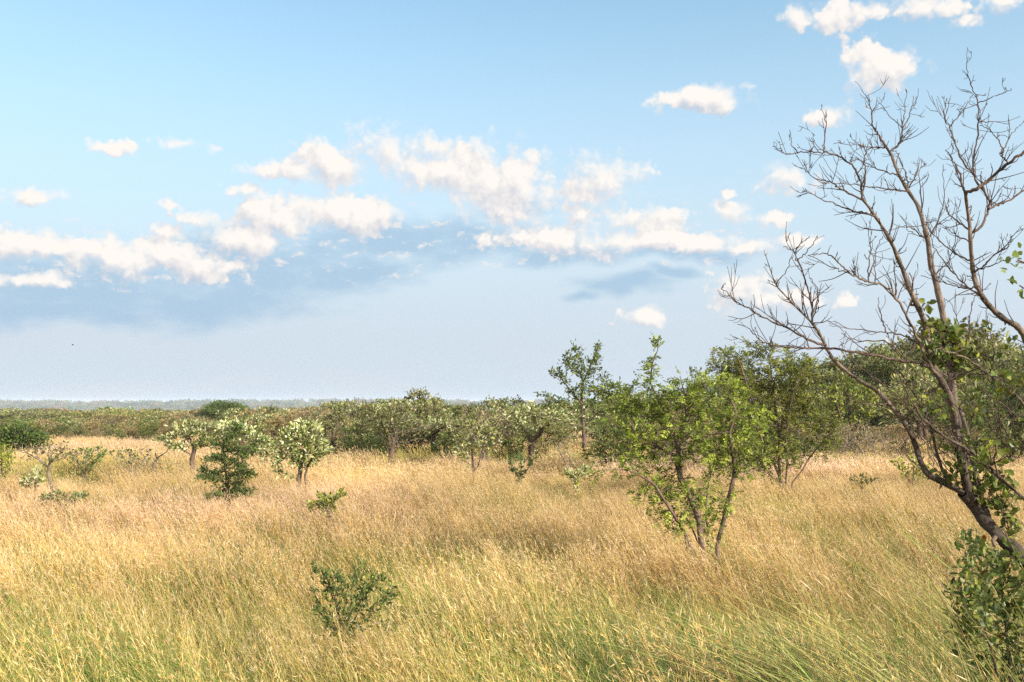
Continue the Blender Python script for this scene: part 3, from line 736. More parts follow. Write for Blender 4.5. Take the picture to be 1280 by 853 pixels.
# pale dead stem standing at the left
def dead_stump():
    b = P(190, 604, 28.0); b[2] = float(ground(b[0], b[1])); mb = MB()
    pts = np.array([P(q[0], q[1], 28.0 + q[2]) - b for q in ((187, 612, 0), (188, 600, 0), (190, 590, .05), (193, 581, .1), (196, 574, .1), (194, 566, .15))])
    mb.tube(pts, [.055, .05, .045, .04, .03, .012], 7)
    mb.tube(np.array([pts[3], pts[3] + [.1, .05, .22], pts[3] + [.3, .1, .35], pts[3] + [.36, .1, .5]]), [.025, .02, .013, .006], 5)
    o = mb.build('dead_stem', bark_mat('bleached_wood', (.40, .35, .30), (.66, .60, .53), 40), smooth=True); o.location = b
    tag(o, 'short bleached white dead stem leaning in the grass at left', 'dead tree')
dead_stump()

# ---- big bare tree on the right
def catmull(pts, k=4):
    p = np.asarray(pts, float)
    q = np.concatenate([[2 * p[0] - p[1]], p, [2 * p[-1] - p[-2]]]); out = []
    for i in range(1, len(q) - 2):
        for t in np.linspace(0, 1, k, endpoint=False):
            a, b, c, d = q[i - 1], q[i], q[i + 1], q[i + 2]
            out.append(.5 * ((2 * b) + (c - a) * t + (2 * a - 5 * b + 4 * c - d) * t * t + (3 * b - a - 3 * c + d) * t**3))
    out.append(q[-2]); return np.array(out)

def bare_tree():
    d0 = 7.0; s = d0 / F; r = np.random.default_rng(42)
    base = P(1352, 935, d0); base[2] = float(ground(base[0], base[1]))
    e = empty('bare_tree', base, 'big leafless brown tree leaning in from the right edge, few green leaves on its stems', 'tree')
    # (start radius px, end radius px, end depth offset, twig density, [pixels])
    L = [
     (24, 15, .0, 0, [(1352, 945), (1325, 800), (1300, 735), (1272, 692), (1246, 668), (1222, 640), (1204, 616)]),
     (10, .7, -.5, 1, [(1204, 614), (1180, 603), (1162, 595), (1150, 576), (1142, 550), (1125, 521), (1112, 506), (1096, 489), (1070, 473), (1052, 459), (1036, 441), (1026, 420), (1015, 404), (994, 383), (982, 370), (970, 356), (962, 334), (955, 313)]),
     (3, .6, -.4, 1, [(1028, 433), (1008, 424), (987, 412), (963, 401), (940, 389), (919, 376), (909, 366), (901, 360)]),
     (2.4, .6, -.3, 1, [(1016, 404), (1015, 384), (1010, 363), (1004, 342), (997, 326), (994, 316), (987, 311), (980, 308)]),
     (1.6, .5, -.2, .6, [(1017, 401), (1022, 377), (1021, 361), (1017, 354), (1011, 346)]),
     (1.5, .5, -.2, .5, [(998, 326), (1008, 315), (1016, 305), (1021, 296)]),
     (1.5, .5, -.2, .5, [(994, 318), (996, 310), (1003, 303), (1013, 296)]),
     (1.5, .5, -.2, .5, [(969, 355), (979, 344), (986, 332), (991, 320)]),
     # left upper stem
     (13, 3.2, -.55, .55, [(1214, 632), (1205, 590), (1197, 545), (1190, 505), (1178, 478), (1163, 449), (1157, 408), (1146, 381), (1137, 362), (1130, 341), (1122, 322), (1113, 301), (1101, 281), (1088, 262), (1078, 249)]),
     (2.6, .6, -.25, 1, [(1078, 249), (1077, 238), (1075, 224), (1065, 207), (1051, 197), (1040, 193), (1030, 191), (1010, 190), (997, 191), (982, 193), (974, 188), (966, 183)]),
     (2.4, .6, -.25, 1, [(1078, 249), (1061, 242), (1047, 234), (1040, 228), (1023, 224), (1008, 214), (995, 207)]),
     (2.2, .6, .2, 1, [(1094, 270), (1080, 267), (1065, 263), (1049, 258), (1026, 249), (1013, 242), (996, 247)]),
     (1.6, .5, .1, .8, [(1030, 191), (1031, 175), (1032, 158), (1030, 145), (1026, 136)]),
     (1.4, .5, .1, .3, [(997, 191), (990, 182), (989, 172), (988, 163)]),
     (1.4, .5, .1, .3, [(1014, 190), (1018, 180), (1015, 167)]),
     (1.8, .5, .3, .8, [(1079, 247), (1082, 220), (1080, 200), (1086, 180), (1091, 168)]),
     # middle stem
     (15, 4, .35, .5, [(1218, 640), (1212, 600), (1200, 555), (1193, 515), (1190, 479), (1185, 432), (1178, 392), (1171, 357), (1164, 332), (1160, 303), (1155, 282), (1148, 259), (1136, 240), (1124, 219), (1114, 193)]),
     (3.4, .6, -.1, 1.2, [(1114, 193), (1103, 177), (1096, 166), (1090, 156), (1089, 139), (1084, 123), (1077, 112)]),
     (2.6, .6, .2, 1, [(1113, 192), (1122, 182), (1127, 170), (1128, 158), (1131, 135), (1133, 112)]),
     (1.8, .5, .2, .6, [(1128, 163), (1136, 146), (1141, 131), (1142, 120)]),
     (1.6, .5, .2, .4, [(1127, 160), (1112, 145), (1102, 131), (1095, 125)]),
     (2, .5, -.4, 1, [(1107, 184), (1095, 185), (1084, 184), (1068, 182), (1042, 179)]),
     (2, .5, -.3, 1, [(1123, 218), (1110, 216), (1095, 211), (1084, 205), (1070, 200), (1062, 206)]),
     (2.2, .6, -.4, 1, [(1134, 240), (1118, 238), (1101, 235), (1077, 233), (1055, 230), (1030, 228)]),
     (2.2, .6, .3, .9, [(1138, 240), (1134, 225), (1130, 210), (1122, 194), (1119, 188)]),
     (1.6, .5, .3, .7, [(1138, 238), (1143, 222), (1147, 208), (1148, 197)]),
     (2, .5, .4, .6, [(1150, 268), (1151, 240), (1149, 215), (1158, 205)]),
     (1.8, .5, -.2, .6, [(1158, 300), (1175, 270), (1180, 240), (1178, 205)]),
     (1.6, .5, -.2, .6, [(1172, 344), (1186, 325), (1194, 300), (1196, 275), (1195, 255)]),
     (2, .6, -.4, .9, [(1157, 300), (1140, 286), (1128, 283), (1110, 290)]),
     # right stem
     (13, 4, -.5, .45, [(1306, 742), (1318, 690), (1324, 640), (1318, 595), (1310, 555), (1300, 490), (1284, 430), (1272, 409), (1258, 401), (1242, 388), (1230, 374), (1222, 359), (1217, 343), (1215, 327), (1213, 299), (1212, 280), (1210, 268), (1207, 243)]),
     (4, 2.5, -.3, .7, [(1207, 243), (1220, 236), (1231, 229), (1247, 216), (1262, 204), (1280, 190), (1310, 172)]),
     (3, .6, .1, 1, [(1207, 244), (1204, 236), (1201, 222), (1194, 206), (1188, 195), (1182, 187)]),
     (3.2, .7, .3, 1, [(1215, 294), (1227, 283), (1235, 264), (1236, 251), (1220, 225), (1216, 206), (1221, 175), (1223, 147), (1222, 126), (1215, 110), (1209, 90), (1208, 72)]),
     (2.2, .6, .2, 1, [(1219, 222), (1203, 201), (1194, 180), (1187, 160), (1180, 147), (1181, 135), (1184, 124)]),
     (1.4, .5, .2, .5, [(1187, 160), (1198, 145), (1208, 132), (1216, 119)]),
     (2, .6, -.2, 1, [(1262, 204), (1255, 198), (1252, 190), (1250, 178), (1241, 166), (1233, 160), (1224, 157)]),
     (1.5, .5, -.2, .6, [(1223, 128), (1240, 122), (1254, 116), (1260, 114)]),
     (1.5, .5, .2, .5, [(1223, 152), (1240, 153), (1260, 154)]),
     (1.6, .5, .2, .5, [(1253, 192), (1259, 178), (1266, 166), (1271, 160)]),
     (2.4, 1.5, .2, .8, [(1236, 262), (1248, 256), (1262, 250), (1280, 238), (1300, 224)]),
     (1.8, .6, .4, .8, [(1211, 305), (1198, 296), (1186, 287), (1175, 280)]),
     (2.2, .6, .4, .8, [(1214, 328), (1200, 320), (1186, 311), (1172, 299), (1162, 288), (1158, 270)]),
     (2.2, .6, .3, .8, [(1216, 362), (1204, 360), (1192, 357), (1170, 351), (1151, 345)]),
     (2.2, .6, -.3, .9, [(1222, 341), (1232, 330), (1242, 320), (1252, 314), (1259, 310), (1262, 302), (1265, 295), (1278, 286)]),
     (1.6, .6, -.2, .6, [(1222, 341), (1235, 334), (1246, 329), (1260, 324), (1272, 320)]),
     (2.6, .6, .3, .8, [(1210, 287), (1198, 278), (1188, 270), (1184, 262), (1186, 250)]),
     (2.4, .6, .5, .9, [(1228, 372), (1212, 360), (1195, 345), (1178, 325), (1166, 305), (1163, 285)]),
     # left middle branch
     (5, 1.5, -.7, .7, [(1178, 480), (1160, 452), (1150, 430), (1141, 411), (1129, 388), (1117, 369), (1103, 356), (1085, 353), (1070, 346), (1054, 334), (1046, 326), (1040, 321)]),
     (1.5, .5, -.2, .5, [(1042, 322), (1034, 318), (1027, 317), (1018, 317), (1010, 320)]),
     (1.6, .5, .1, .5, [(1066, 344), (1050, 338), (1034, 331), (1020, 323), (1012, 320)]),
     (1.6, .5, .1, .9, [(1085, 353), (1086, 330), (1088, 312), (1087, 295), (1083, 278)]),
     (1.5, .5, .2, .8, [(1086, 345), (1093, 325), (1096, 310), (1104, 296)]),
     (1.5, .5, .2, .8, [(1095, 354), (1093, 335), (1090, 318)]),
     (1.6, .5, .1, .9, [(1122, 375), (1119, 350), (1118, 330), (1124, 310)]),
     (1.5, .5, .1, .8, [(1132, 395), (1140, 370), (1142, 345)]),
     # horizontal lower branches
     (4, .6, -.6, .7, [(1176, 462), (1155, 455), (1125, 451), (1099, 446), (1065, 440), (1031, 435), (1012, 436), (994, 435), (968, 433), (957, 429), (947, 422), (935, 410), (922, 406)]),
     (2.4, .6, -.4, .5, [(1160, 440), (1147, 430), (1134, 422), (1110, 416), (1087, 414), (1063, 411), (1043, 402)]),
     (1.8, .6, -.3, .6, [(1134, 440), (1110, 428), (1080, 427), (1064, 424), (1051, 417)]),
     (1.6, .5, .1, .8, [(1108, 416), (1103, 400), (1099, 385), (1098, 372)]),
     # grey lower stems
     (6, 1.0, .3, .3, [(1206, 616), (1184, 600), (1172, 570), (1166, 545), (1159, 520), (1142, 492), (1128, 470), (1114, 453)]),
     (5.5, 1.4, -.7, .25, [(1323, 655), (1304, 642), (1280, 623), (1248, 596), (1221, 571), (1183, 547), (1166, 535), (1150, 519), (1136, 494), (1122, 466)]),
     (11, 5, .5, .3, [(1240, 662), (1228, 630), (1222, 605), (1214, 570), (1207, 533), (1196, 502), (1187, 488)]),
     (5, 1.5, -.8, .5, [(1319, 602), (1310, 570), (1296, 532), (1280, 507), (1264, 490), (1238, 470), (1222, 458), (1206, 448), (1185, 440), (1169, 436)]),
     (2, .8, -.2, .4, [(1262, 490), (1274, 478), (1282, 460), (1276, 430)]),
     (2, .6, -.1, .6, [(1237, 470), (1242, 450), (1240, 425), (1234, 398), (1233, 385)]),
     (2, .6, -.1, .6, [(1195, 445), (1208, 430), (1212, 405), (1216, 380), (1222, 365)]),
     (2.2, .6, .3, .8, [(1189, 450), (1200, 425), (1196, 400), (1190, 380)]),
     (2, .7, -.2, .3, [(1112, 506), (1094, 506), (1075, 503), (1060, 494), (1048, 478)]),
     (3, .8, -.2, .2, [(1127, 524), (1138, 518), (1143, 508), (1141, 500)]),
     (1.8, .6, .2, .5, [(1170, 535), (1160, 560), (1166, 580), (1172, 590)]),
     (2.2, .7, -.4, .4, [(1258, 605), (1246, 590), (1244, 560), (1250, 530), (1246, 500), (1252, 470)]),
     (1.8, .6, -.4, .4, [(1247, 577), (1262, 570), (1274, 562), (1290, 556)]),
    ]
    rv = np.random.default_rng(5)
    for _ in range(22):          # dry tangle along the lower stems
        x, y = 1165 + 120 * rv.random(), 520 + 120 * rv.random(); a = rv.normal(-.9, .8); l = 50 + 90 * rv.random()
        L.append((1.3, .5, rv.normal(0, .25), .5, [(x, y), (x + .35 * l * math.sin(a) + rv.normal(0, 5), y - .35 * l), (x + .75 * l * math.sin(a) + rv.normal(0, 8), y - .7 * l), (x + l * math.sin(a * 1.5), y - .85 * l)]))
    trunk = MB(); twig = MB(); reg = np.zeros((0, 4)); tipc = []
    depth_of = []
    for (r0, r1, dz, tw, px) in L:
        px = [list(p) for p in px]
        if depth_of:
            S = np.array(depth_of); q = np.hypot(S[:, 0] - px[0][0], S[:, 1] - px[0][1]); m = q.argmin()
            d1 = S[m, 2] if q[m] < 60 else 0.
            if q[m] < 14: px[0][0], px[0][1] = S[m, 0], S[m, 1]
            elif q[m] < 60: px.insert(0, [S[m, 0], S[m, 1]])
        else: d1 = 0.
        n = len(px); off = [d1 + dz * (i / (n - 1))**1.2 + (.035 * math.sin(i * 1.9 + r0 * 7) if i else 0) for i in range(n)]
        P3 = np.array([P(p[0], p[1], d0 + o) - base for p, o in zip(px, off)])
        for a, b, oa, ob in zip(px[:-1], px[1:], off[:-1], off[1:]):
            for f in np.linspace(0, 1, 8): depth_of.append((a[0] + (b[0] - a[0]) * f, a[1] + (b[1] - a[1]) * f, oa + (ob - oa) * f))
        C = catmull(P3, 5); m = len(C); t = np.linspace(0, 1, m)
        rad = s * np.maximum((r0 + (r1 - r0) * t**.8) * (.44 if r0 > 4 else .56), .40) * (1 + .10 * np.sin(t * m * .9 + r0) * (r0 > 2))
        C = C + r.normal(0, .0035, C.shape) * (r0 < 6)
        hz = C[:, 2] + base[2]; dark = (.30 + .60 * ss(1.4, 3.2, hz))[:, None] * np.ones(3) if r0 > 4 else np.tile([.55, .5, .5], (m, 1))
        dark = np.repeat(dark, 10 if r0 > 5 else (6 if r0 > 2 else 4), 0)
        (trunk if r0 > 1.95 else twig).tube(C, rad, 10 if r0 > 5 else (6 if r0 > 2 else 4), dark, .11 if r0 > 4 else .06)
        if r0 > 4:      # knots and broken stubs
            for _ in range(int(m / 4)):
                i = r.integers(2, m - 2); q = unit(r.normal(0, 1, 3)); l = rad[i] * (1.3 + 2.2 * r.random()**2)
                trunk.tube(np.array([C[i], C[i] + q * l * .6, C[i] + unit(q + r.normal(0, .25, 3)) * l]), rad[i] * np.array([.62, .36, .22]), 6, (.7, .66, .64), .15)
        # fine twigs
        ln = np.linalg.norm(np.diff(C, axis=0), axis=1).sum()
        nt = int(tw * ln * 19)
        for _ in range(nt):
            i = int(m * (.22 + .76 * r.random())) if r0 > 4 else int(m * (.06 + .92 * r.random())); i = min(max(i, 1), m - 2)
            tan = unit(C[i + 1] - C[i - 1])
            dr = unit(tan * .7 + r.normal(0, .62, 3) * np.array([1, .8, .8]) + np.array([0, 0, .35]))
            l = (.06 + .17 * r.random()**1.5) * (1.15 if r0 > 2 else .8)
            if i > .85 * m: l *= .45
            b = C[i]; mid = b + dr * l * .5 + r.normal(0, .012, 3); tip = mid + unit(dr + np.array([0, 0, .25]) + r.normal(0, .2, 3)) * l * .5
            cc = catmull([b, mid, tip], 3); w = np.linspace(min(rad[i] * .6, .0042), .0016, len(cc))
            twig.tube(cc, w, 4, (.5, .45, .46))
            if r.random() < .6:
                for q in range(r.integers(1, 4)):
                    k = r.integers(1, len(cc) - 1); d2 = unit(dr + r.normal(0, .8, 3)); l2 = l * (.2 + .35 * r.random())
                    twig.tube(np.array([cc[k], cc[k] + d2 * l2 * .5, cc[k] + unit(d2 + [0, 0, .3]) * l2]), [.0024, .002, .0013], 3, (.5, .45, .46))
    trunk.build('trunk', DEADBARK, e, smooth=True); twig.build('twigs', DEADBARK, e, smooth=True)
    # living leaf sprays
    lf = MB(); S = np.array(depth_of)
    for (px, py, rx, ry, n) in ((1180, 425, 26, 26, 210), (1165, 408, 14, 10, 40), (1190, 455, 28, 26, 130), (1165, 440, 18, 20, 60), (1155, 383, 7, 7, 9), (1202, 570, 16, 34, 60), (1226, 600, 22, 36, 90), (1252, 615, 22, 30, 70), (1240, 560, 26, 24, 44), (1180, 598, 20, 9, 26),
                                (1258, 428, 10, 6, 6), (1232, 412, 7, 8, 7), (1232, 445, 20, 18, 24), (1262, 470, 22, 26, 30), (1160, 505, 22, 18, 24), (1262, 650, 22, 24, 50), (1215, 500, 24, 30, 34)):
        m = np.hypot(S[:, 0] - px, S[:, 1] - py).argmin(); dd = d0 + S[m, 2]
        p = ellipsoid_pts(P(px, py, dd) - base, (rx * s, .13, ry * s), n, r, .1)
        dr = unit(r.normal(0, 1, (n, 3)) + [0, -.3, .2])
        lf.leaves(p, dr, r.normal(0, .8, (n, 3)) + [0, -.5, .6], .055 * (.7 + .6 * r.random(n)), .042 * (.7 + .5 * r.random(n)), pick(np.concatenate([MIDG * 1.0, BRIGHT[:3], DARK * 1.2]), n, r, .2), True)
        for q in range(0, n, 4):   # stalks carrying them
            a = P(px, py + ry * .9, dd) - base
            lf.tube(np.array([a, (a + p[q]) / 2 + r.normal(0, .02, 3), p[q]]), [.003, .0025, .0015], 3, (.10, .085, .04))
    lf.build('leaves', LEAF, e)
bare_tree()

# glossy shrub at its foot
hero('glossy_shrub', 'dark glossy-leaved shrub in the bottom right corner at the foot of the bare tree', 'shrub', 6.3, (1262, 900),
     [[(1258, 895), (1246, 840), (1230, 780), (1215, 730), (1206, 690)], [(1264, 895), (1262, 830), (1256, 770), (1250, 720), (1238, 690)], [(1268, 895), (1285, 820), (1292, 760)],
      [(1256, 895), (1230, 840), (1205, 800), (1190, 745)], [(1262, 895), (1270, 800), (1276, 740), (1272, 700)], [(1236, 800), (1214, 770), (1196, 735)], [(1230, 780), (1235, 730), (1222, 680), (1204, 672)]],
     [(1250, 760, 38, 34, 90), (1215, 735, 18, 20, 34), (1240, 700, 30, 16, 36), (1272, 780, 30, 40, 80), (1215, 690, 16, 12, 16), (1198, 742, 10, 10, 14), (1255, 820, 36, 28, 60), (1280, 725, 16, 24, 30), (1226, 790, 22, 22, 34)],
     G(.045, .06, .0022, .016, di=.5, thick=.008),
     [dict(per=5, thr=.006, L=.052, W=.027, pal=np.concatenate([DARK, MIDG, BRIGHT[2:3]]), jit=.03, up=.2, fine=True),
      dict(per=1, thr=.006, L=.05, W=.03, pal=np.concatenate([YELLOW * .6, RUST * .5]), jit=.02, up=.2, fine=True, keep=.12)], seed=31)

# tree outside the frame on the right: only leaf sprays reach into the view, its crown shades the corner
def side_tree():
    b = np.array([6.1, 4.0, 0.]); b[2] = float(ground(b[0], b[1])); r = np.random.default_rng(8)
    t1 = P(1283, 325, 5.4) - b; t2 = P(1290, 365, 5.3) - b
    lines = [[(0, 0, -.1), (-.05, 0, .7), (.05, -.1, 1.4), (0, -.1, 2.2), (.1, 0, 3.0)], [(-.02, 0, .8), (.5, -.4, 1.5), (.9, -.6, 2.2)], [(.05, -.1, 1.5), (-.6, .1, 1.9), (-1.1, -.2, 2.2)],
             [(0, -.1, 2.2), (-.7, .3, 2.75), (-1.3, .75, 2.95), (-2.0, .9, 3.25), tuple(t1 + [1.0, -.15, .22]), tuple(t1 + [.45, -.05, -.05]), tuple(t1)], [(-2.0, .9, 3.25), tuple(t2 + [.3, 0, .1]), tuple(t2)]]
    att = np.concatenate([ellipsoid_pts(c, q, n, r, .1) for c, q, n in (((0, 0, 2.3), (1.1, 1.0, .8), 150), ((-.7, -.3, 1.8), (.7, .7, .5), 90), ((.6, -.5, 1.7), (.7, .7, .6), 80), ((.1, 0, 3.2), (.8, .8, .5), 90), (t1, (.06, .1, .08), 16), (t2, (.05, .08, .06), 10), ((-1.6, .7, 3.2), (.5, .3, .3), 40))])
    make_plant('round_leaved_tree', b, 'round-leaved tree at the right edge, only its leaf sprays showing beside the bare limbs', 'tree', lines, att,
               G(.10, .13, .004, .07, di=1.2, thick=.012, swob=.035), dict(per=6, thr=.008, L=.046, W=.038, pal=MIDG, jit=.05, up=.1, fine=True), BARK, seed=33)
side_tree()

# a bird far off
def bird():
    p = P(91, 431.5, 120.0); mb = MB()
    t = np.linspace(0, 1, 9); x = (t - .5) * .26
    mb.tube(np.stack([x, np.zeros(9), .02 * np.sin(t * 3)], -1), np.array([.004, .03, .05, .058, .055, .045, .03, .02, .012]), 8)
    for sg in (-1, 1):
        w = [[.07, 0, .03], [-.06, 0, .03], [-.10, sg * .15, .07], [.05, sg * .15, .075], [-.11, sg * .30, .05], [-.04, sg * .30, .055]]
        mb.add(w, [[0, 1, 2, 3], [3, 2, 4, 5]])
    o = mb.build('bird', bark_mat('dark_plumage', (.03, .028, .026), (.06, .055, .05), 20), smooth=True); o.location = p; o.rotation_euler = (0, .1, .5)
    tag(o, 'tiny dark bird flying far off under the grey cloud at left', 'bird')
bird()

# ------------------------------------------------------------------ thicket and woodland trees
def proto_tree(name, kind, seed):
    """unit-height tree; origin at its base"""
    r = np.random.default_rng(seed); att = []; H = 1.0
    jig = lambda a: a * (r.random() - .5) * 2
    if kind in ('flat', 'umbrella'):
        fk = r.integers(2, 4); lines = [[(0, 0, -.05), (jig(.03), jig(.03), .18), (jig(.06), jig(.06), .36)]]
        n = r.integers(6, 10)
        for k in range(n):
            a = r.random() * 6.28; q = .62 * math.sqrt(r.random()); z = .88 - .25 * q * q * 1.6 - .12 * r.random()
            att.append(ellipsoid_pts((q * math.cos(a), q * math.sin(a), z), (.26, .26, .075), 34, r, .1))
        for k in range(4):
            a = r.random() * 6.28; q = .5 * r.random() + .15
            att.append(ellipsoid_pts((q * math.cos(a), q * math.sin(a), .55 + .1 * r.random()), (.2, .2, .07), 14, r, .1))
    elif kind == 'dome':
        lines = [[(0, 0, -.05), (jig(.02), jig(.02), .12), (jig(.05), jig(.05), .26)], [(0, 0, .12), (.1, jig(.1), .24), (.22, jig(.2), .36)], [(0, 0, .14), (-.1, jig(.1), .26), (-.22, jig(.2), .4)]]
        for k in range(22):
            a = r.random() * 6.28; q = .60 * math.sqrt(r.random()); z = .36 + (.54 * math.sqrt(max(1 - (q / .72)**2, .05)) - .02) * (.35 + .65 * r.random()**.5)
            att.append(ellipsoid_pts((q * math.cos(a), q * math.sin(a), z), (.17, .17, .085), 40, r, .1))
    elif kind == 'round':
        lines = [[(0, 0, -.05), (jig(.02), jig(.02), .10), (jig(.05), jig(.05), .2)]]
        for k in range(22):
            a = r.random() * 6.28; z = .22 + .68 * r.random(); q = .47 * math.sqrt(max(1 - ((z - .5) / .48)**2, .02)) * (.45 + .55 * r.random())
            att.append(ellipsoid_pts((q * math.cos(a), q * math.sin(a), z), (.13, .13, .055), 16, r, .1))
    elif kind == 'bush':
        lines = [[(jig(.04), jig(.04), -.05), (jig(.2), jig(.2), .3), (jig(.35), jig(.35), .55)] for _ in range(5)]
        for k in range(22):
            a = r.random() * 6.28; z = .16 + .74 * r.random(); q = .56 * math.sqrt(max(1 - ((z - .38) / .56)**2, .02)) * (.4 + .6 * r.random())
            att.append(ellipsoid_pts((q * math.cos(a), q * math.sin(a), z), (.14, .14, .06), 15, r, .1))
    elif kind == 'twiggy':
        lines = [[(jig(.04), jig(.04), -.05), (jig(.2), jig(.2), .3), (jig(.4), jig(.4), .6)] for _ in range(5)]
        for k in range(8):
            a = r.random() * 6.28; q = .4 * math.sqrt(r.random()); z = .4 + .5 * r.random()
            att.append(ellipsoid_pts((q * math.cos(a), q * math.sin(a), z), (.22, .22, .16), 26, r, .1))
    elif kind == 'upright':
        lines = [[(0, 0, -.05), (jig(.03), jig(.03), .3), (jig(.06), jig(.06), .6), (jig(.08), jig(.08), .85)]]
        for k in range(9):
            z = .3 + .6 * r.random(); a = r.random() * 6.28; q = (.30 * (1.1 - z)) + .05
            att.append(ellipsoid_pts((q * math.cos(a), q * math.sin(a), z), (.17, .17, .11), 28, r, .1))
    return lines, np.concatenate(att)

SPEC = {  # kind, leaf palettes, pale, leaf L, W, per, keep
 'acacia': ('flat', np.concatenate([BROWNO, OLIVE]), None, .055, .028, 13, 1.0),
 'green_acacia': ('flat', np.concatenate([OLIVE, MIDG, YELLOW[:1] * .6]), None, .055, .028, 13, 1.0),
 'silver_tree': ('umbrella', np.concatenate([MIDG, OLIVE[:1] * .8]), (SILVER, .36, .35), .046, .024, 19, 1.0),
 'domed_tree': ('dome', np.concatenate([OLIVE, YELLOW[:1] * .7, MIDG * 1.15]), (SILVER * .7, .20, .3), .036, .022, 52, 1.0),
 'dark_domed_tree': ('dome', np.concatenate([DARK, MIDG[:1]]), None, .036, .022, 44, 1.0),
 'round_tree': ('round', np.concatenate([MIDG, OLIVE]), (SILVER * .8, .30, .3), .05, .026, 13, 1.0),
 'dark_tree': ('round', np.concatenate([DARK, MIDG[:1]]), None, .05, .026, 15, 1.0),
 'green_bush': ('bush', np.concatenate([MIDG, DARK[:2], BRIGHT[2:3]]), None, .06, .030, 12, 1.0),
 'olive_bush': ('bush', np.concatenate([OLIVE, BROWNO]), None, .06, .028, 12, 1.0),
 'silver_bush': ('bush', np.concatenate([MIDG, DARK[:2]]), (SILVER, .34, .4), .048, .025, 16, 1.0),
 'brown_twiggy_bush': ('twiggy', np.concatenate([BROWNO, BROWNO * .7]), None, .05, .022, 4, .6),
 'upright_tree': ('upright', np.concatenate([MIDG, OLIVE, DARK]), None, .055, .028, 12, 1.0),
}
PROTO = {}
def get_proto(kind, var):
    key = (kind, var)
    if key in PROTO: return copy_tree(PROTO[key])
    sh, pal, pale, Lf, Wf, per, keep = SPEC[kind]; seed = 1000 + sum(map(ord, kind)) * 7 + var
    lines, att = proto_tree(kind, sh, seed)
    sp = dict(per=max(3, int(per * .62)), thr=.02, L=Lf, W=Wf, pal=pal, jit=.05 if sh == 'dome' else .032, jz=.5, up=.15, out=.4, keep=keep, flat=1.7)
    if pale: sp['pale'] = pale
    e = make_plant(kind, (0, 0, 0), None, None, lines, att, G(.055, .075, .0035, .035 if sh not in ('bush', 'twiggy') else .018, di=9, thick=.02, it=45, lmat=LEAF), sp, GREYBARK if kind in ('acacia', 'brown_twiggy_bush') else BARK, seed=seed)
    PROTO[key] = e
    return e

rb = np.random.default_rng(77)
def plant(kind, px, d, top_py, label, cat='tree', group=None, var=None, h=None, squash=None):
    """stand one at bearing px, distance d, sized so that its top reaches photo row top_py"""
    x = (px - CX) / F * d; gz = float(ground(x, d))
    if h is None: h = P(px, top_py, d)[2] - gz
    h = max(h, .8)
    e = get_proto(kind, int(rb.integers(0, 3)) if var is None else var)
    e.location = (x, d, gz); e.rotation_euler = (0, 0, float(rb.random() * 6.28))
    w = h * (.9 + .3 * rb.random()) if squash is None else h * squash
    e.scale = (w, w, h)
    return tag(e, label, cat, group)

# singular ones
plant('dark_domed_tree', 283, 120, 492, 'dark domed tree breaking the left horizon, tallest in the far woodland', squash=.85, var=0)
plant('dark_domed_tree', 547, 110, 495, 'small dark round crown peeping above the middle thicket beside the tall olive bush', squash=.9, var=1)
plant('dark_tree', 885, 80, 447, 'dark tall tree crown seen behind the top of the nearest bright bush', squash=.9, var=2)
plant('green_acacia', 436, 75, 499, 'small domed tree rising from the thicket above the silvery round tree', squash=1.0, var=0)
plant('domed_tree', 1085, 62, 424, 'broad olive domed tree behind the light green several-stemmed tree', squash=.85, var=0)
plant('domed_tree', 1165, 74, 394, 'tallest wide-crowned tree behind the middle of the bare limbs', squash=1.0, var=1)
plant('domed_tree', 1225, 68, 408, 'big yellow-green tree behind the thick right limb of the bare tree', squash=1.0, var=1)
plant('dark_tree', 1012, 85, 468, 'dark green tree in the gap between the darker bush and the domed tree', squash=1.5, var=0)
plant('green_bush', 1012, 52, 492, 'dark shadowy bush behind the right side of the darker upright bush', 'bush', squash=.8, var=1)
plant('green_bush', 1205, 40, 470, 'dark leafy bush low behind the stems of the bare tree', 'bush', squash=.9, var=0)
plant('domed_tree', 1290, 60, 425, 'olive domed tree behind the right edge of the bare tree', squash=1.0, var=2)
plant('domed_tree', 1000, 95, 462, 'far olive domed tree above the right shoulder of the darker upright bush', squash=1.1, var=1)
plant('domed_tree', 925, 100, 462, 'far brownish domed tree behind the tops of the two nearest bushes', squash=1.1, var=0)
plant('green_bush', 1258, 36, 455, 'dark leafy bush behind the bare tree at the right edge', 'bush', squash=.8, var=2)
plant('silver_bush', 452, 44, 517, 'pale-topped rounded bush at the left end of the near thicket', 'bush', squash=.8, var=0)
plant('silver_bush', 480, 41, 524, 'white-flecked low bush left of the tall olive bush', 'bush', squash=.75, var=1)
plant('silver_tree', 655, 52, 499, 'wide pale-leaved tree crown between the thin forked tree and slim open tree', squash=.8, var=0)
plant('silver_tree', 620, 45, 513, 'pale green tree right behind the thin forked tree', squash=.8, var=1)
plant('green_bush', 640, 37, 545, 'rounded mid-green bush under the pale-leaved crowns, right of the thin forked tree', 'bush', squash=.75, var=2)
plant('olive_bush', 675, 36, 540, 'rounded olive bush at the grass edge left of the slim open tree', 'bush', squash=.75, var=0)
plant('brown_twiggy_bush', 432, 39, 535, 'brown leafless-looking bush in the shade left of the middle thicket', 'bush', squash=.75, var=0)
plant('brown_twiggy_bush', 128, 62, 532, 'isolated dead-looking grey bush in the far end of the dry clearing', 'bush', squash=.7, var=1, h=1.5)
plant('green_bush', 182, 58, 0, 'small round green bush at the right end of the dry clearing', 'bush', squash=.7, var=0, h=1.5)
plant('green_bush', 153, 63, 0, 'tiny dark bush on the far side of the dry clearing', 'bush', squash=.7, var=1, h=1.0)
plant('olive_bush', 88, 64, 0, 'small low olive bush on the far side of the dry clearing', 'bush', squash=.8, var=2, h=.95)
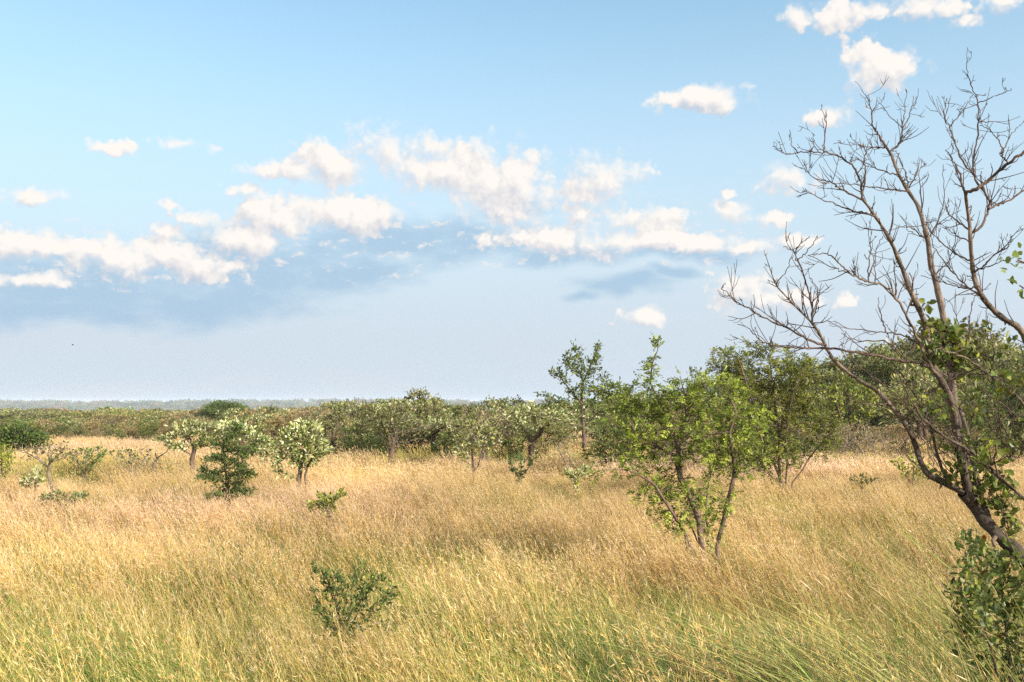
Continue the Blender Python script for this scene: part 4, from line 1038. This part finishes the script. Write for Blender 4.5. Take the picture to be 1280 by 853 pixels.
plant('olive_bush', 215, 66, 0, 'olive bush at the near right rim of the dry clearing', 'bush', squash=.9, var=1, h=2.0)

# far woodland beyond the clearing (left and middle)
placed = []
def scatter(n, px0, px1, d0, d1, hs, kinds, p, label, group, minsep=.5, cat='tree', top=None, sq=None):
    k = 0; tries = 0
    while k < n and tries < n * 40:
        tries += 1
        px = px0 + (px1 - px0) * rb.random(); d = math.sqrt(d0**2 + (d1**2 - d0**2) * rb.random())
        x = (px - CX) / F * d; h = hs[0] + (hs[1] - hs[0]) * rb.random()
        if any(math.hypot(x - a, d - b) < minsep * (h + c) * .5 for a, b, c in placed): continue
        kd = kinds[rb.choice(len(kinds), p=p)]
        if top is not None:
            h = P(px, top[0] + (top[1] - top[0]) * rb.random(), d)[2] - float(ground(x, d))
        placed.append((x, d, h)); k += 1
        plant(kd, px, d, 0, label[kd] if isinstance(label, dict) else label, 'bush' if 'bush' in kd else cat, group, h=h, squash=None if sq is None else sq[0] + (sq[1] - sq[0]) * rb.random())

scatter(130, -60, 430, 98, 330, (3.2, 4.6), ['acacia', 'green_acacia', 'silver_tree', 'round_tree'], [.45, .3, .1, .15],
        {'acacia': 'flat-topped brownish acacia in the dense far woodland beyond the dry clearing',
         'green_acacia': 'flat-topped olive-green acacia in the dense far woodland beyond the dry clearing',
         'silver_tree': 'pale spreading tree in the dense far woodland beyond the dry clearing',
         'round_tree': 'round-crowned green tree in the dense far woodland beyond the dry clearing'}, 'trees of the far woodland at left', .85, top=(506, 523), sq=(1.25, 2.0))
scatter(72, -60, 350, 66, 98, (1.8, 2.4), ['olive_bush', 'green_bush', 'brown_twiggy_bush', 'silver_bush'], [.4, .25, .15, .2],
        {'olive_bush': 'low olive bush at the front of the far woodland behind the clearing',
         'green_bush': 'low green bush at the front of the far woodland behind the clearing',
         'brown_twiggy_bush': 'low brown twiggy bush at the front of the far woodland behind the clearing',
         'silver_bush': 'low pale bush at the front of the far woodland behind the clearing'}, 'bushes along the front of the far woodland', .55, 'bush', top=(518, 531), sq=(1.0, 1.7))
scatter(30, 290, 440, 38, 84, (1.7, 2.8), ['olive_bush', 'silver_bush', 'brown_twiggy_bush', 'green_bush'], [.3, .3, .25, .15],
        {'olive_bush': 'olive bush behind the silvery round tree', 'silver_bush': 'pale green bush behind the silvery round tree',
         'brown_twiggy_bush': 'brown twiggy bush behind the silvery round tree', 'green_bush': 'mid-green bush behind the silvery round tree'}, 'bushes behind the silvery round tree', .6, 'bush')
# middle thicket
scatter(66, 418, 724, 34, 64, (2, 2.2), ['silver_tree', 'round_tree', 'green_acacia', 'brown_twiggy_bush', 'green_bush', 'silver_bush'], [.10, .14, .08, .14, .28, .26],
        {'silver_tree': 'pale-topped spreading tree within the middle thicket', 'round_tree': 'round green tree within the middle thicket',
         'green_acacia': 'flat-topped olive tree within the middle thicket', 'brown_twiggy_bush': 'brown twiggy bush within the middle thicket', 'green_bush': 'dark green bush within the middle thicket', 'silver_bush': 'pale-flecked bush within the middle thicket'}, 'trees of the middle thicket', .42, 'tree', top=(489, 542), sq=(.75, 1.25))
scatter(30, 400, 760, 70, 170, (3, 4), ['silver_tree', 'round_tree', 'green_acacia', 'acacia'], [.3, .25, .25, .2],
        {'silver_tree': 'pale spreading tree behind the middle thicket', 'round_tree': 'round green tree behind the middle thicket',
         'green_acacia': 'olive flat-topped tree behind the middle thicket', 'acacia': 'brownish flat-topped tree behind the middle thicket'}, 'trees behind the middle thicket', .55, 'tree', top=(492, 514))
# behind the two nearest bushes and to the right
scatter(46, 735, 1045, 46, 95, (2.2, 2.8), ['silver_tree', 'round_tree', 'green_acacia', 'dark_tree', 'acacia'], [.15, .35, .2, .15, .15],
        {'silver_tree': 'pale spreading tree behind the two nearest bushes', 'round_tree': 'round green tree behind the two nearest bushes',
         'green_acacia': 'olive flat-topped tree behind the two nearest bushes', 'dark_tree': 'dark round tree behind the two nearest bushes', 'acacia': 'brownish flat-topped tree behind the two nearest bushes'}, 'trees behind the two nearest bushes', .5, 'tree', top=(478, 508))
scatter(28, 735, 1030, 30, 50, (1.5, 2), ['olive_bush', 'brown_twiggy_bush', 'green_bush'], [.4, .3, .3],
        {'olive_bush': 'olive bush low behind the two nearest bushes', 'brown_twiggy_bush': 'brown twiggy bush low behind the two nearest bushes',
         'green_bush': 'green bush low behind the two nearest bushes'}, 'low bushes behind the two nearest bushes', .5, 'bush', top=(500, 540))
scatter(30, 1030, 1330, 48, 85, (2.4, 3.2), ['green_acacia', 'round_tree', 'dark_tree', 'upright_tree'], [.3, .35, .2, .15],
        {'green_acacia': 'olive flat-topped tree in the woodland behind the bare tree', 'round_tree': 'round green tree in the woodland behind the bare tree',
         'dark_tree': 'dark round tree in the woodland behind the bare tree', 'upright_tree': 'upright green tree in the woodland behind the bare tree'}, 'trees behind the bare tree', .6, 'tree', top=(446, 490))
scatter(20, 1040, 1320, 34, 52, (1.2, 2), ['olive_bush', 'green_bush', 'brown_twiggy_bush'], [.35, .35, .3],
        {'olive_bush': 'low olive bush in the woodland edge behind the bare tree', 'green_bush': 'low green bush in the woodland edge behind the bare tree',
         'brown_twiggy_bush': 'low brown twiggy bush in the woodland edge behind the bare tree'}, 'low bushes behind the bare tree', .6, 'bush', top=(520, 550))

# far-off wood reaching to the blue ridge: one mass
def far_wood():
    r = np.random.default_rng(12); mb = MB(); V = []
    n = 15000; d = np.concatenate([np.sqrt(330**2 + (900**2 - 330**2) * r.random(n // 3)), np.sqrt(900**2 + (3700**2 - 900**2) * r.random(n - n // 3))])
    x = d * (r.random(n) * 1.5 - .85); z = ground(x, d)
    h = np.where(d < 900, 3 + 2 * r.random(n), 3 + 11 * r.random(n)**4); w = h * (.8 + .7 * r.random(n))
    k = 60
    u = unit(r.normal(0, 1, (n, k, 3))); q = r.random((n, k, 1))**.4
    c = np.stack([x, d, z + h * .62], -1)[:, None] + u * q * np.stack([w, w, h * .40], -1)[:, None]
    big = (w * .36)[:, None] * (.6 + .6 * r.random((n, k)))
    pal = np.concatenate([OLIVE * .8, MIDG, BROWNO * .8, DARK])
    mb.leaves(c.reshape(-1, 3), r.normal(0, 1, (n * k, 3)), r.normal(0, .5, (n * k, 3)) + [0, 0, .8], big.ravel(), big.ravel() * .8, np.repeat(pick(pal, n, r, .2), k, 0))
    o = mb.build('far_wood', LEAF_FAR); tag(o, 'far-off woodland mass stretching to the hazy blue ridge on the horizon', 'woodland', kind='stuff')
far_wood()

# ------------------------------------------------------------------ air
def haze():
    mb = MB(); x0, x1, y0, y1, z0, z1 = -6400, 6400, -90, 6650, -110, 14
    v = [(x, y, z) for z in (z0, z1) for y in (y0, y1) for x in (x0, x1)]
    mb.add(v, [[0, 2, 3, 1], [4, 5, 7, 6], [0, 1, 5, 4], [2, 6, 7, 3], [0, 4, 6, 2], [1, 3, 7, 5]])
    m, nt, N, L = newmat('thin_haze'); out = N.new('ShaderNodeOutputMaterial'); pv = N.new('ShaderNodeVolumePrincipled')
    pv.inputs['Color'].default_value = (.74, .85, 1, 1); pv.inputs['Density'].default_value = HAZE; pv.inputs['Anisotropy'].default_value = 0.0
    L.new(pv.outputs[0], out.inputs['Volume'])
    o = mb.build('haze', m); o.visible_shadow = True
    tag(o, 'thin bluish morning haze filling the air over the plain', 'haze', kind='stuff')
HAZE = .00015
if HAZE > 0: haze()

# ------------------------------------------------------------------ sky with clouds (world)
def build_world():
    w = bpy.data.worlds.new('World'); sc.world = w; w.use_nodes = True
    nt = w.node_tree; nt.nodes.clear(); N, L = nt.nodes, nt.links
    out = N.new('ShaderNodeOutputWorld'); bg = N.new('ShaderNodeBackground'); bg.inputs['Strength'].default_value = SKY
    L.new(bg.outputs[0], out.inputs[0])
    sky = N.new('ShaderNodeTexSky'); sky.sky_type = 'NISHITA'; sky.sun_disc = False; sky.sun_elevation = SUN_EL; sky.sun_rotation = SUN_AZ
    sky.altitude = 1200; sky.air_density = 1.0; sky.dust_density = .6; sky.ozone_density = 1.0
    def val(x):
        return x
    def math_(op, a, b=None, c=None, clamp=False):
        n = N.new('ShaderNodeMath'); n.operation = op; n.use_clamp = clamp
        for i, q in enumerate((a, b, c)):
            if q is None: continue
            if isinstance(q, (int, float)): n.inputs[i].default_value = q
            else: L.new(q, n.inputs[i])
        return n.outputs[0]
    def vmath(op, a, b=None, scale=None):
        n = N.new('ShaderNodeVectorMath'); n.operation = op
        for i, q in enumerate((a, b)):
            if q is None: continue
            if isinstance(q, (tuple, list)): n.inputs[i].default_value = q
            else: L.new(q, n.inputs[i])
        if scale is not None: n.inputs['Scale'].default_value = scale
        return n
    def mapr(x, a, b, c, d, smooth=True):
        n = N.new('ShaderNodeMapRange'); n.interpolation_type = 'SMOOTHSTEP' if smooth else 'LINEAR'
        L.new(x, n.inputs['Value']); n.inputs['From Min'].default_value = a; n.inputs['From Max'].default_value = b; n.inputs['To Min'].default_value = c; n.inputs['To Max'].default_value = d
        return n.outputs[0]
    def noise(v, scale, det=4, rough=.55):
        n = N.new('ShaderNodeTexNoise'); n.inputs['Scale'].default_value = scale; n.inputs['Detail'].default_value = det; n.inputs['Roughness'].default_value = rough
        L.new(v, n.inputs['Vector']); return n
    def mixc(f, a, b):
        n = N.new('ShaderNodeMix'); n.data_type = 'RGBA'
        for i, q in ((0, f), (6, a), (7, b)):
            if isinstance(q, (int, float)): n.inputs[i].default_value = q
            elif isinstance(q, tuple): n.inputs[i].default_value = (*q, 1)
            else: L.new(q, n.inputs[i])
        return n.outputs[2]
    tc = N.new('ShaderNodeTexCoord'); sp = N.new('ShaderNodeSeparateXYZ'); L.new(tc.outputs['Generated'], sp.inputs[0])
    az = math_('ARCTAN2', sp.outputs[0], sp.outputs[1]); el = math_('ARCSINE', sp.outputs[2])
    cb = N.new('ShaderNodeCombineXYZ'); L.new(az, cb.inputs[0]); L.new(el, cb.inputs[1]); uv = cb.outputs[0]   # azimuth, elevation (radians)
    def ae(px, py):
        k = unit(ray(px, py)); return math.atan2(k[0], k[1]), math.asin(k[2])
    # cloud field: union of ellipses with billowing edges
    def field(vec, items, warp, wscale, amp, nscale, det, stretch=1.0, smooth=.14, puff=False):
        wn = noise(vec, wscale, 3, .55)
        wv = vmath('SCALE', vmath('SUBTRACT', wn.outputs['Color'], (.5, .5, .5)).outputs[0], None, warp).outputs[0]
        p = vmath('ADD', vec, wv).outputs[0]
        if puff:
            w2 = noise(vec, 95, 3, .6)
            p = vmath('ADD', p, vmath('SCALE', vmath('SUBTRACT', w2.outputs['Color'], (.5, .5, .5)).outputs[0], None, .011).outputs[0]).outputs[0]
        acc = None
        for (px, py, rx, ry) in items:
            a, e = ae(px, py); big = rx > 38
            if puff: rx, ry = (rx * 1.2, ry * 1.28) if big else (rx * 1.5, ry * 1.6)
            q = vmath('SUBTRACT', p, (a, e, 0)).outputs[0]
            q = vmath('MULTIPLY', q, (F / rx, F / ry, 0)).outputs[0]
            l = vmath('LENGTH', q).outputs['Value']
            if puff: l = math_('MULTIPLY_ADD', l, .85 if big else .62, .10 if big else .36)
            if acc is None: acc = l
            else:
                acc_n = N.new('ShaderNodeMath'); acc_n.operation = 'SMOOTH_MIN'; L.new(acc, acc_n.inputs[0]); L.new(l, acc_n.inputs[1]); acc_n.inputs[2].default_value = smooth; acc = acc_n.outputs[0]
        m = math_('SUBTRACT', 1.0, acc)
        st = vmath('MULTIPLY', vec, (1, stretch, 0)).outputs[0]
        f = math_('SUBTRACT', noise(st, nscale, det, .60).outputs[0], .5)
        if puff:
            for sc_, wt in ((30, .34), (70, .30), (150, .20)):
                v = N.new('ShaderNodeTexVoronoi'); v.voronoi_dimensions = '2D'; v.feature = 'SMOOTH_F1'; v.inputs['Scale'].default_value = sc_; v.inputs['Smoothness'].default_value = .35
                L.new(p, v.inputs['Vector'])
                f = math_('ADD', f, math_('MULTIPLY', math_('SUBTRACT', .42, v.outputs['Distance']), wt))
        return math_('ADD', math_('MULTIPLY', m, 1.25), math_('MULTIPLY', f, amp))
    CUM = [(415, 205, 50, 20), (375, 212, 34, 11), (492, 188, 36, 24), (520, 215, 42, 24), (560, 210, 60, 30), (610, 222, 60, 38), (655, 235, 40, 34), (640, 258, 36, 16), (330, 214, 24, 6),
           (752, 220, 44, 26), (736, 245, 24, 9), (728, 264, 17, 13), (806, 272, 36, 14), (905, 263, 22, 10), (978, 225, 32, 11), (915, 240, 8, 3),
           (876, 122, 46, 12), (905, 130, 20, 8), (935, 111, 10, 4), (812, 126, 8, 4),
           (1105, 80, 40, 24), (1090, 100, 20, 16), (1045, 18, 26, 13), (1095, 6, 24, 11), (1155, 8, 42, 14), (998, 18, 16, 9), (1205, 24, 14, 6), (1260, 0, 24, 8), (1032, 145, 18, 7),
           (410, 268, 60, 20), (350, 272, 46, 22), (455, 275, 40, 16), (300, 298, 50, 18), (215, 318, 56, 18), (150, 322, 56, 20), (50, 310, 66, 15), (30, 348, 46, 9), (255, 330, 40, 16),
           (250, 272, 24, 7), (226, 177, 17, 5), (266, 186, 8, 4), (40, 243, 24, 9), (216, 254, 11, 5), (140, 188, 18, 6), (305, 240, 20, 5), (215, 290, 22, 9),
           (700, 298, 36, 16), (760, 302, 44, 13), (650, 300, 30, 12), (820, 300, 46, 12), (880, 306, 46, 11), (930, 312, 40, 8), (930, 366, 30, 15), (960, 372, 24, 10), (808, 398, 20, 9), (1055, 376, 12, 6), (965, 275, 16, 8), (1000, 300, 26, 6), (1000, 375, 20, 8)]
    BAND = [(90, 352, 190, 46), (300, 340, 170, 50), (480, 306, 150, 40), (600, 300, 100, 34), (60, 385, 180, 26), (250, 378, 150, 24), (700, 318, 90, 20), (850, 318, 120, 12), (430, 345, 110, 22), (780, 360, 70, 15), (840, 345, 46, 9), (640, 260, 50, 16), (730, 375, 26, 8)]
    D = field(uv, CUM, .022, 26, 1.5, 34, 9, puff=True)
    off = vmath('ADD', uv, (.006, .010, 0)).outputs[0]
    D2 = field(off, CUM, .022, 26, 1.5, 34, 6, puff=True)
    B = field(uv, BAND, .06, 9, 1.6, 22, 7, 2.6, .3)
    soft = mapr(noise(uv, 14, 2, .5).outputs[0], .35, .65, .34, 1.25)          # some edges crisp, some ragged and thin
    a_c = math_('DIVIDE', math_('ADD', D, .12), soft, clamp=True)
    a_c = mapr(a_c, 0, 1, 0, 1)
    # broken scraps along the top of the grey bank
    Fg = field(uv, [(150, 320, 230, 50), (420, 280, 170, 46), (640, 300, 190, 40), (850, 310, 150, 30), (430, 330, 120, 24), (720, 262, 160, 40)], .03, 20, 0, 10, 1, smooth=.4)
    fr = noise(vmath('MULTIPLY', uv, (1, 1.7, 0)).outputs[0], 58, 8, .60).outputs[0]
    a_f = math_('MULTIPLY', mapr(fr, .53, .70, 0, .85), mapr(Fg, 0, .5, 0, 1))
    a_b = mapr(B, -.35, .95, 0, .80)
    lit = mapr(math_('ADD', math_('SUBTRACT', D, D2), math_('MULTIPLY', D, .18)), -.85, .50, 0, 1, False)
    a_c = math_('MULTIPLY', a_c, mapr(lit, 0, .6, .72, 1))
    # faint high veil
    hz = vmath('MULTIPLY', uv, (1, 5, 0)).outputs[0]
    veil = mapr(noise(hz, 6, 5, .6).outputs[0], .42, .75, 0, .5)
    veil = math_('MULTIPLY', veil, mapr(el, .0, .10, 1, 0))
    k = 1.0 / SKY
    # clear sky, tinted to the photograph's morning blue
    tint = N.new('ShaderNodeMix'); tint.data_type = 'RGBA'; tint.blend_type = 'MULTIPLY'; tint.inputs[0].default_value = 1
    L.new(sky.outputs[0], tint.inputs[6]); tint.inputs[7].default_value = (*SKYTINT, 1)
    c = tint.outputs[2]
    c = mixc(math_('MULTIPLY', mapr(el, .05, .46, 1, .14), WASH), c, tuple(k * q for q in WASHC))
    c = mixc(veil, c, tuple(k * q for q in VEILC))
    c = mixc(a_b, c, tuple(k * q for q in BANDC))
    c = mixc(a_f, c, tuple(k * q for q in lin(246, 240, 236)))
    cl = mixc(lit, tuple(k * q for q in SHADC), tuple(k * q for q in LITC))
    c = mixc(a_c, c, cl)
    # unseen broken cloud overhead and behind the camera, added to lift the shadows
    ov = math_('ADD', mapr(el, .50, .85, 0, 1), mapr(sp.outputs[1], .25, -.15, 0, 1), clamp=True)
    on = mapr(noise(tc.outputs['Generated'], 3.2, 5, .55).outputs[0], .34, .56, 0, .95)
    ov = math_('MULTIPLY', math_('MULTIPLY', ov, on), mapr(el, .0, .12, 0, 1))
    c = mixc(ov, c, tuple(k * 1.9 * q for q in lin(255, 250, 244)))
    L.new(c, bg.inputs['Color'])
    w.cycles.sampling_method = 'MANUAL'; w.cycles.sample_map_resolution = 512
EXPOSURE = 1.08
SKY = .10
_e = 2 ** -EXPOSURE
def lin(r, g, b):   # sRGB 0-255 as seen in the picture -> scene radiance
    f = lambda c: ((c / 255 + .055) / 1.055) ** 2.4 if c > 10 else c / 255 / 12.92
    return tuple(f(q) * _e for q in (r, g, b))
SKYTINT = (1.08, 1.34, 1.18); WASH = 1.0; WASHC = lin(210, 224, 236); VEILC = lin(222, 222, 228); BANDC = lin(168, 200, 226); SHADC = lin(206, 208, 218); LITC = lin(255, 250, 244)
build_world()

sun = bpy.data.lights.new('sun', 'SUN'); sun.energy = 4.8; sun.angle = R(.5); sun.color = (1, .91, .76)
so = bpy.data.objects.new('sun', sun); COL.objects.link(so)
from mathutils import Vector
sd = Vector((math.sin(SUN_AZ) * math.cos(SUN_EL), math.cos(SUN_AZ) * math.cos(SUN_EL), math.sin(SUN_EL)))
so.rotation_euler = sd.to_track_quat('Z', 'Y').to_euler()

cam = bpy.data.cameras.new('camera'); cam.sensor_fit = 'HORIZONTAL'; cam.sensor_width = 36; cam.lens = 36 * F / 1280; cam.clip_start = .1; cam.clip_end = 20000
co = bpy.data.objects.new('camera', cam); COL.objects.link(co); co.location = (0, 0, EYE); co.rotation_euler = (R(90) + PITCH, 0, 0); sc.camera = co

vs = sc.view_settings; vs.view_transform = 'Standard'; vs.look = 'None'; vs.exposure = EXPOSURE; vs.gamma = 1; vs.use_curve_mapping = False
sc.render.engine = 'CYCLES'; cy = sc.cycles
cy.max_bounces = 5; cy.diffuse_bounces = 3; cy.glossy_bounces = 2; cy.transmission_bounces = 3; cy.volume_bounces = 0; cy.transparent_max_bounces = 8
cy.use_denoising = False; cy.denoiser = 'OPENIMAGEDENOISE'; cy.denoising_prefilter = 'ACCURATE'; cy.caustics_reflective = False; cy.caustics_refractive = False; cy.sample_clamp_indirect = 6
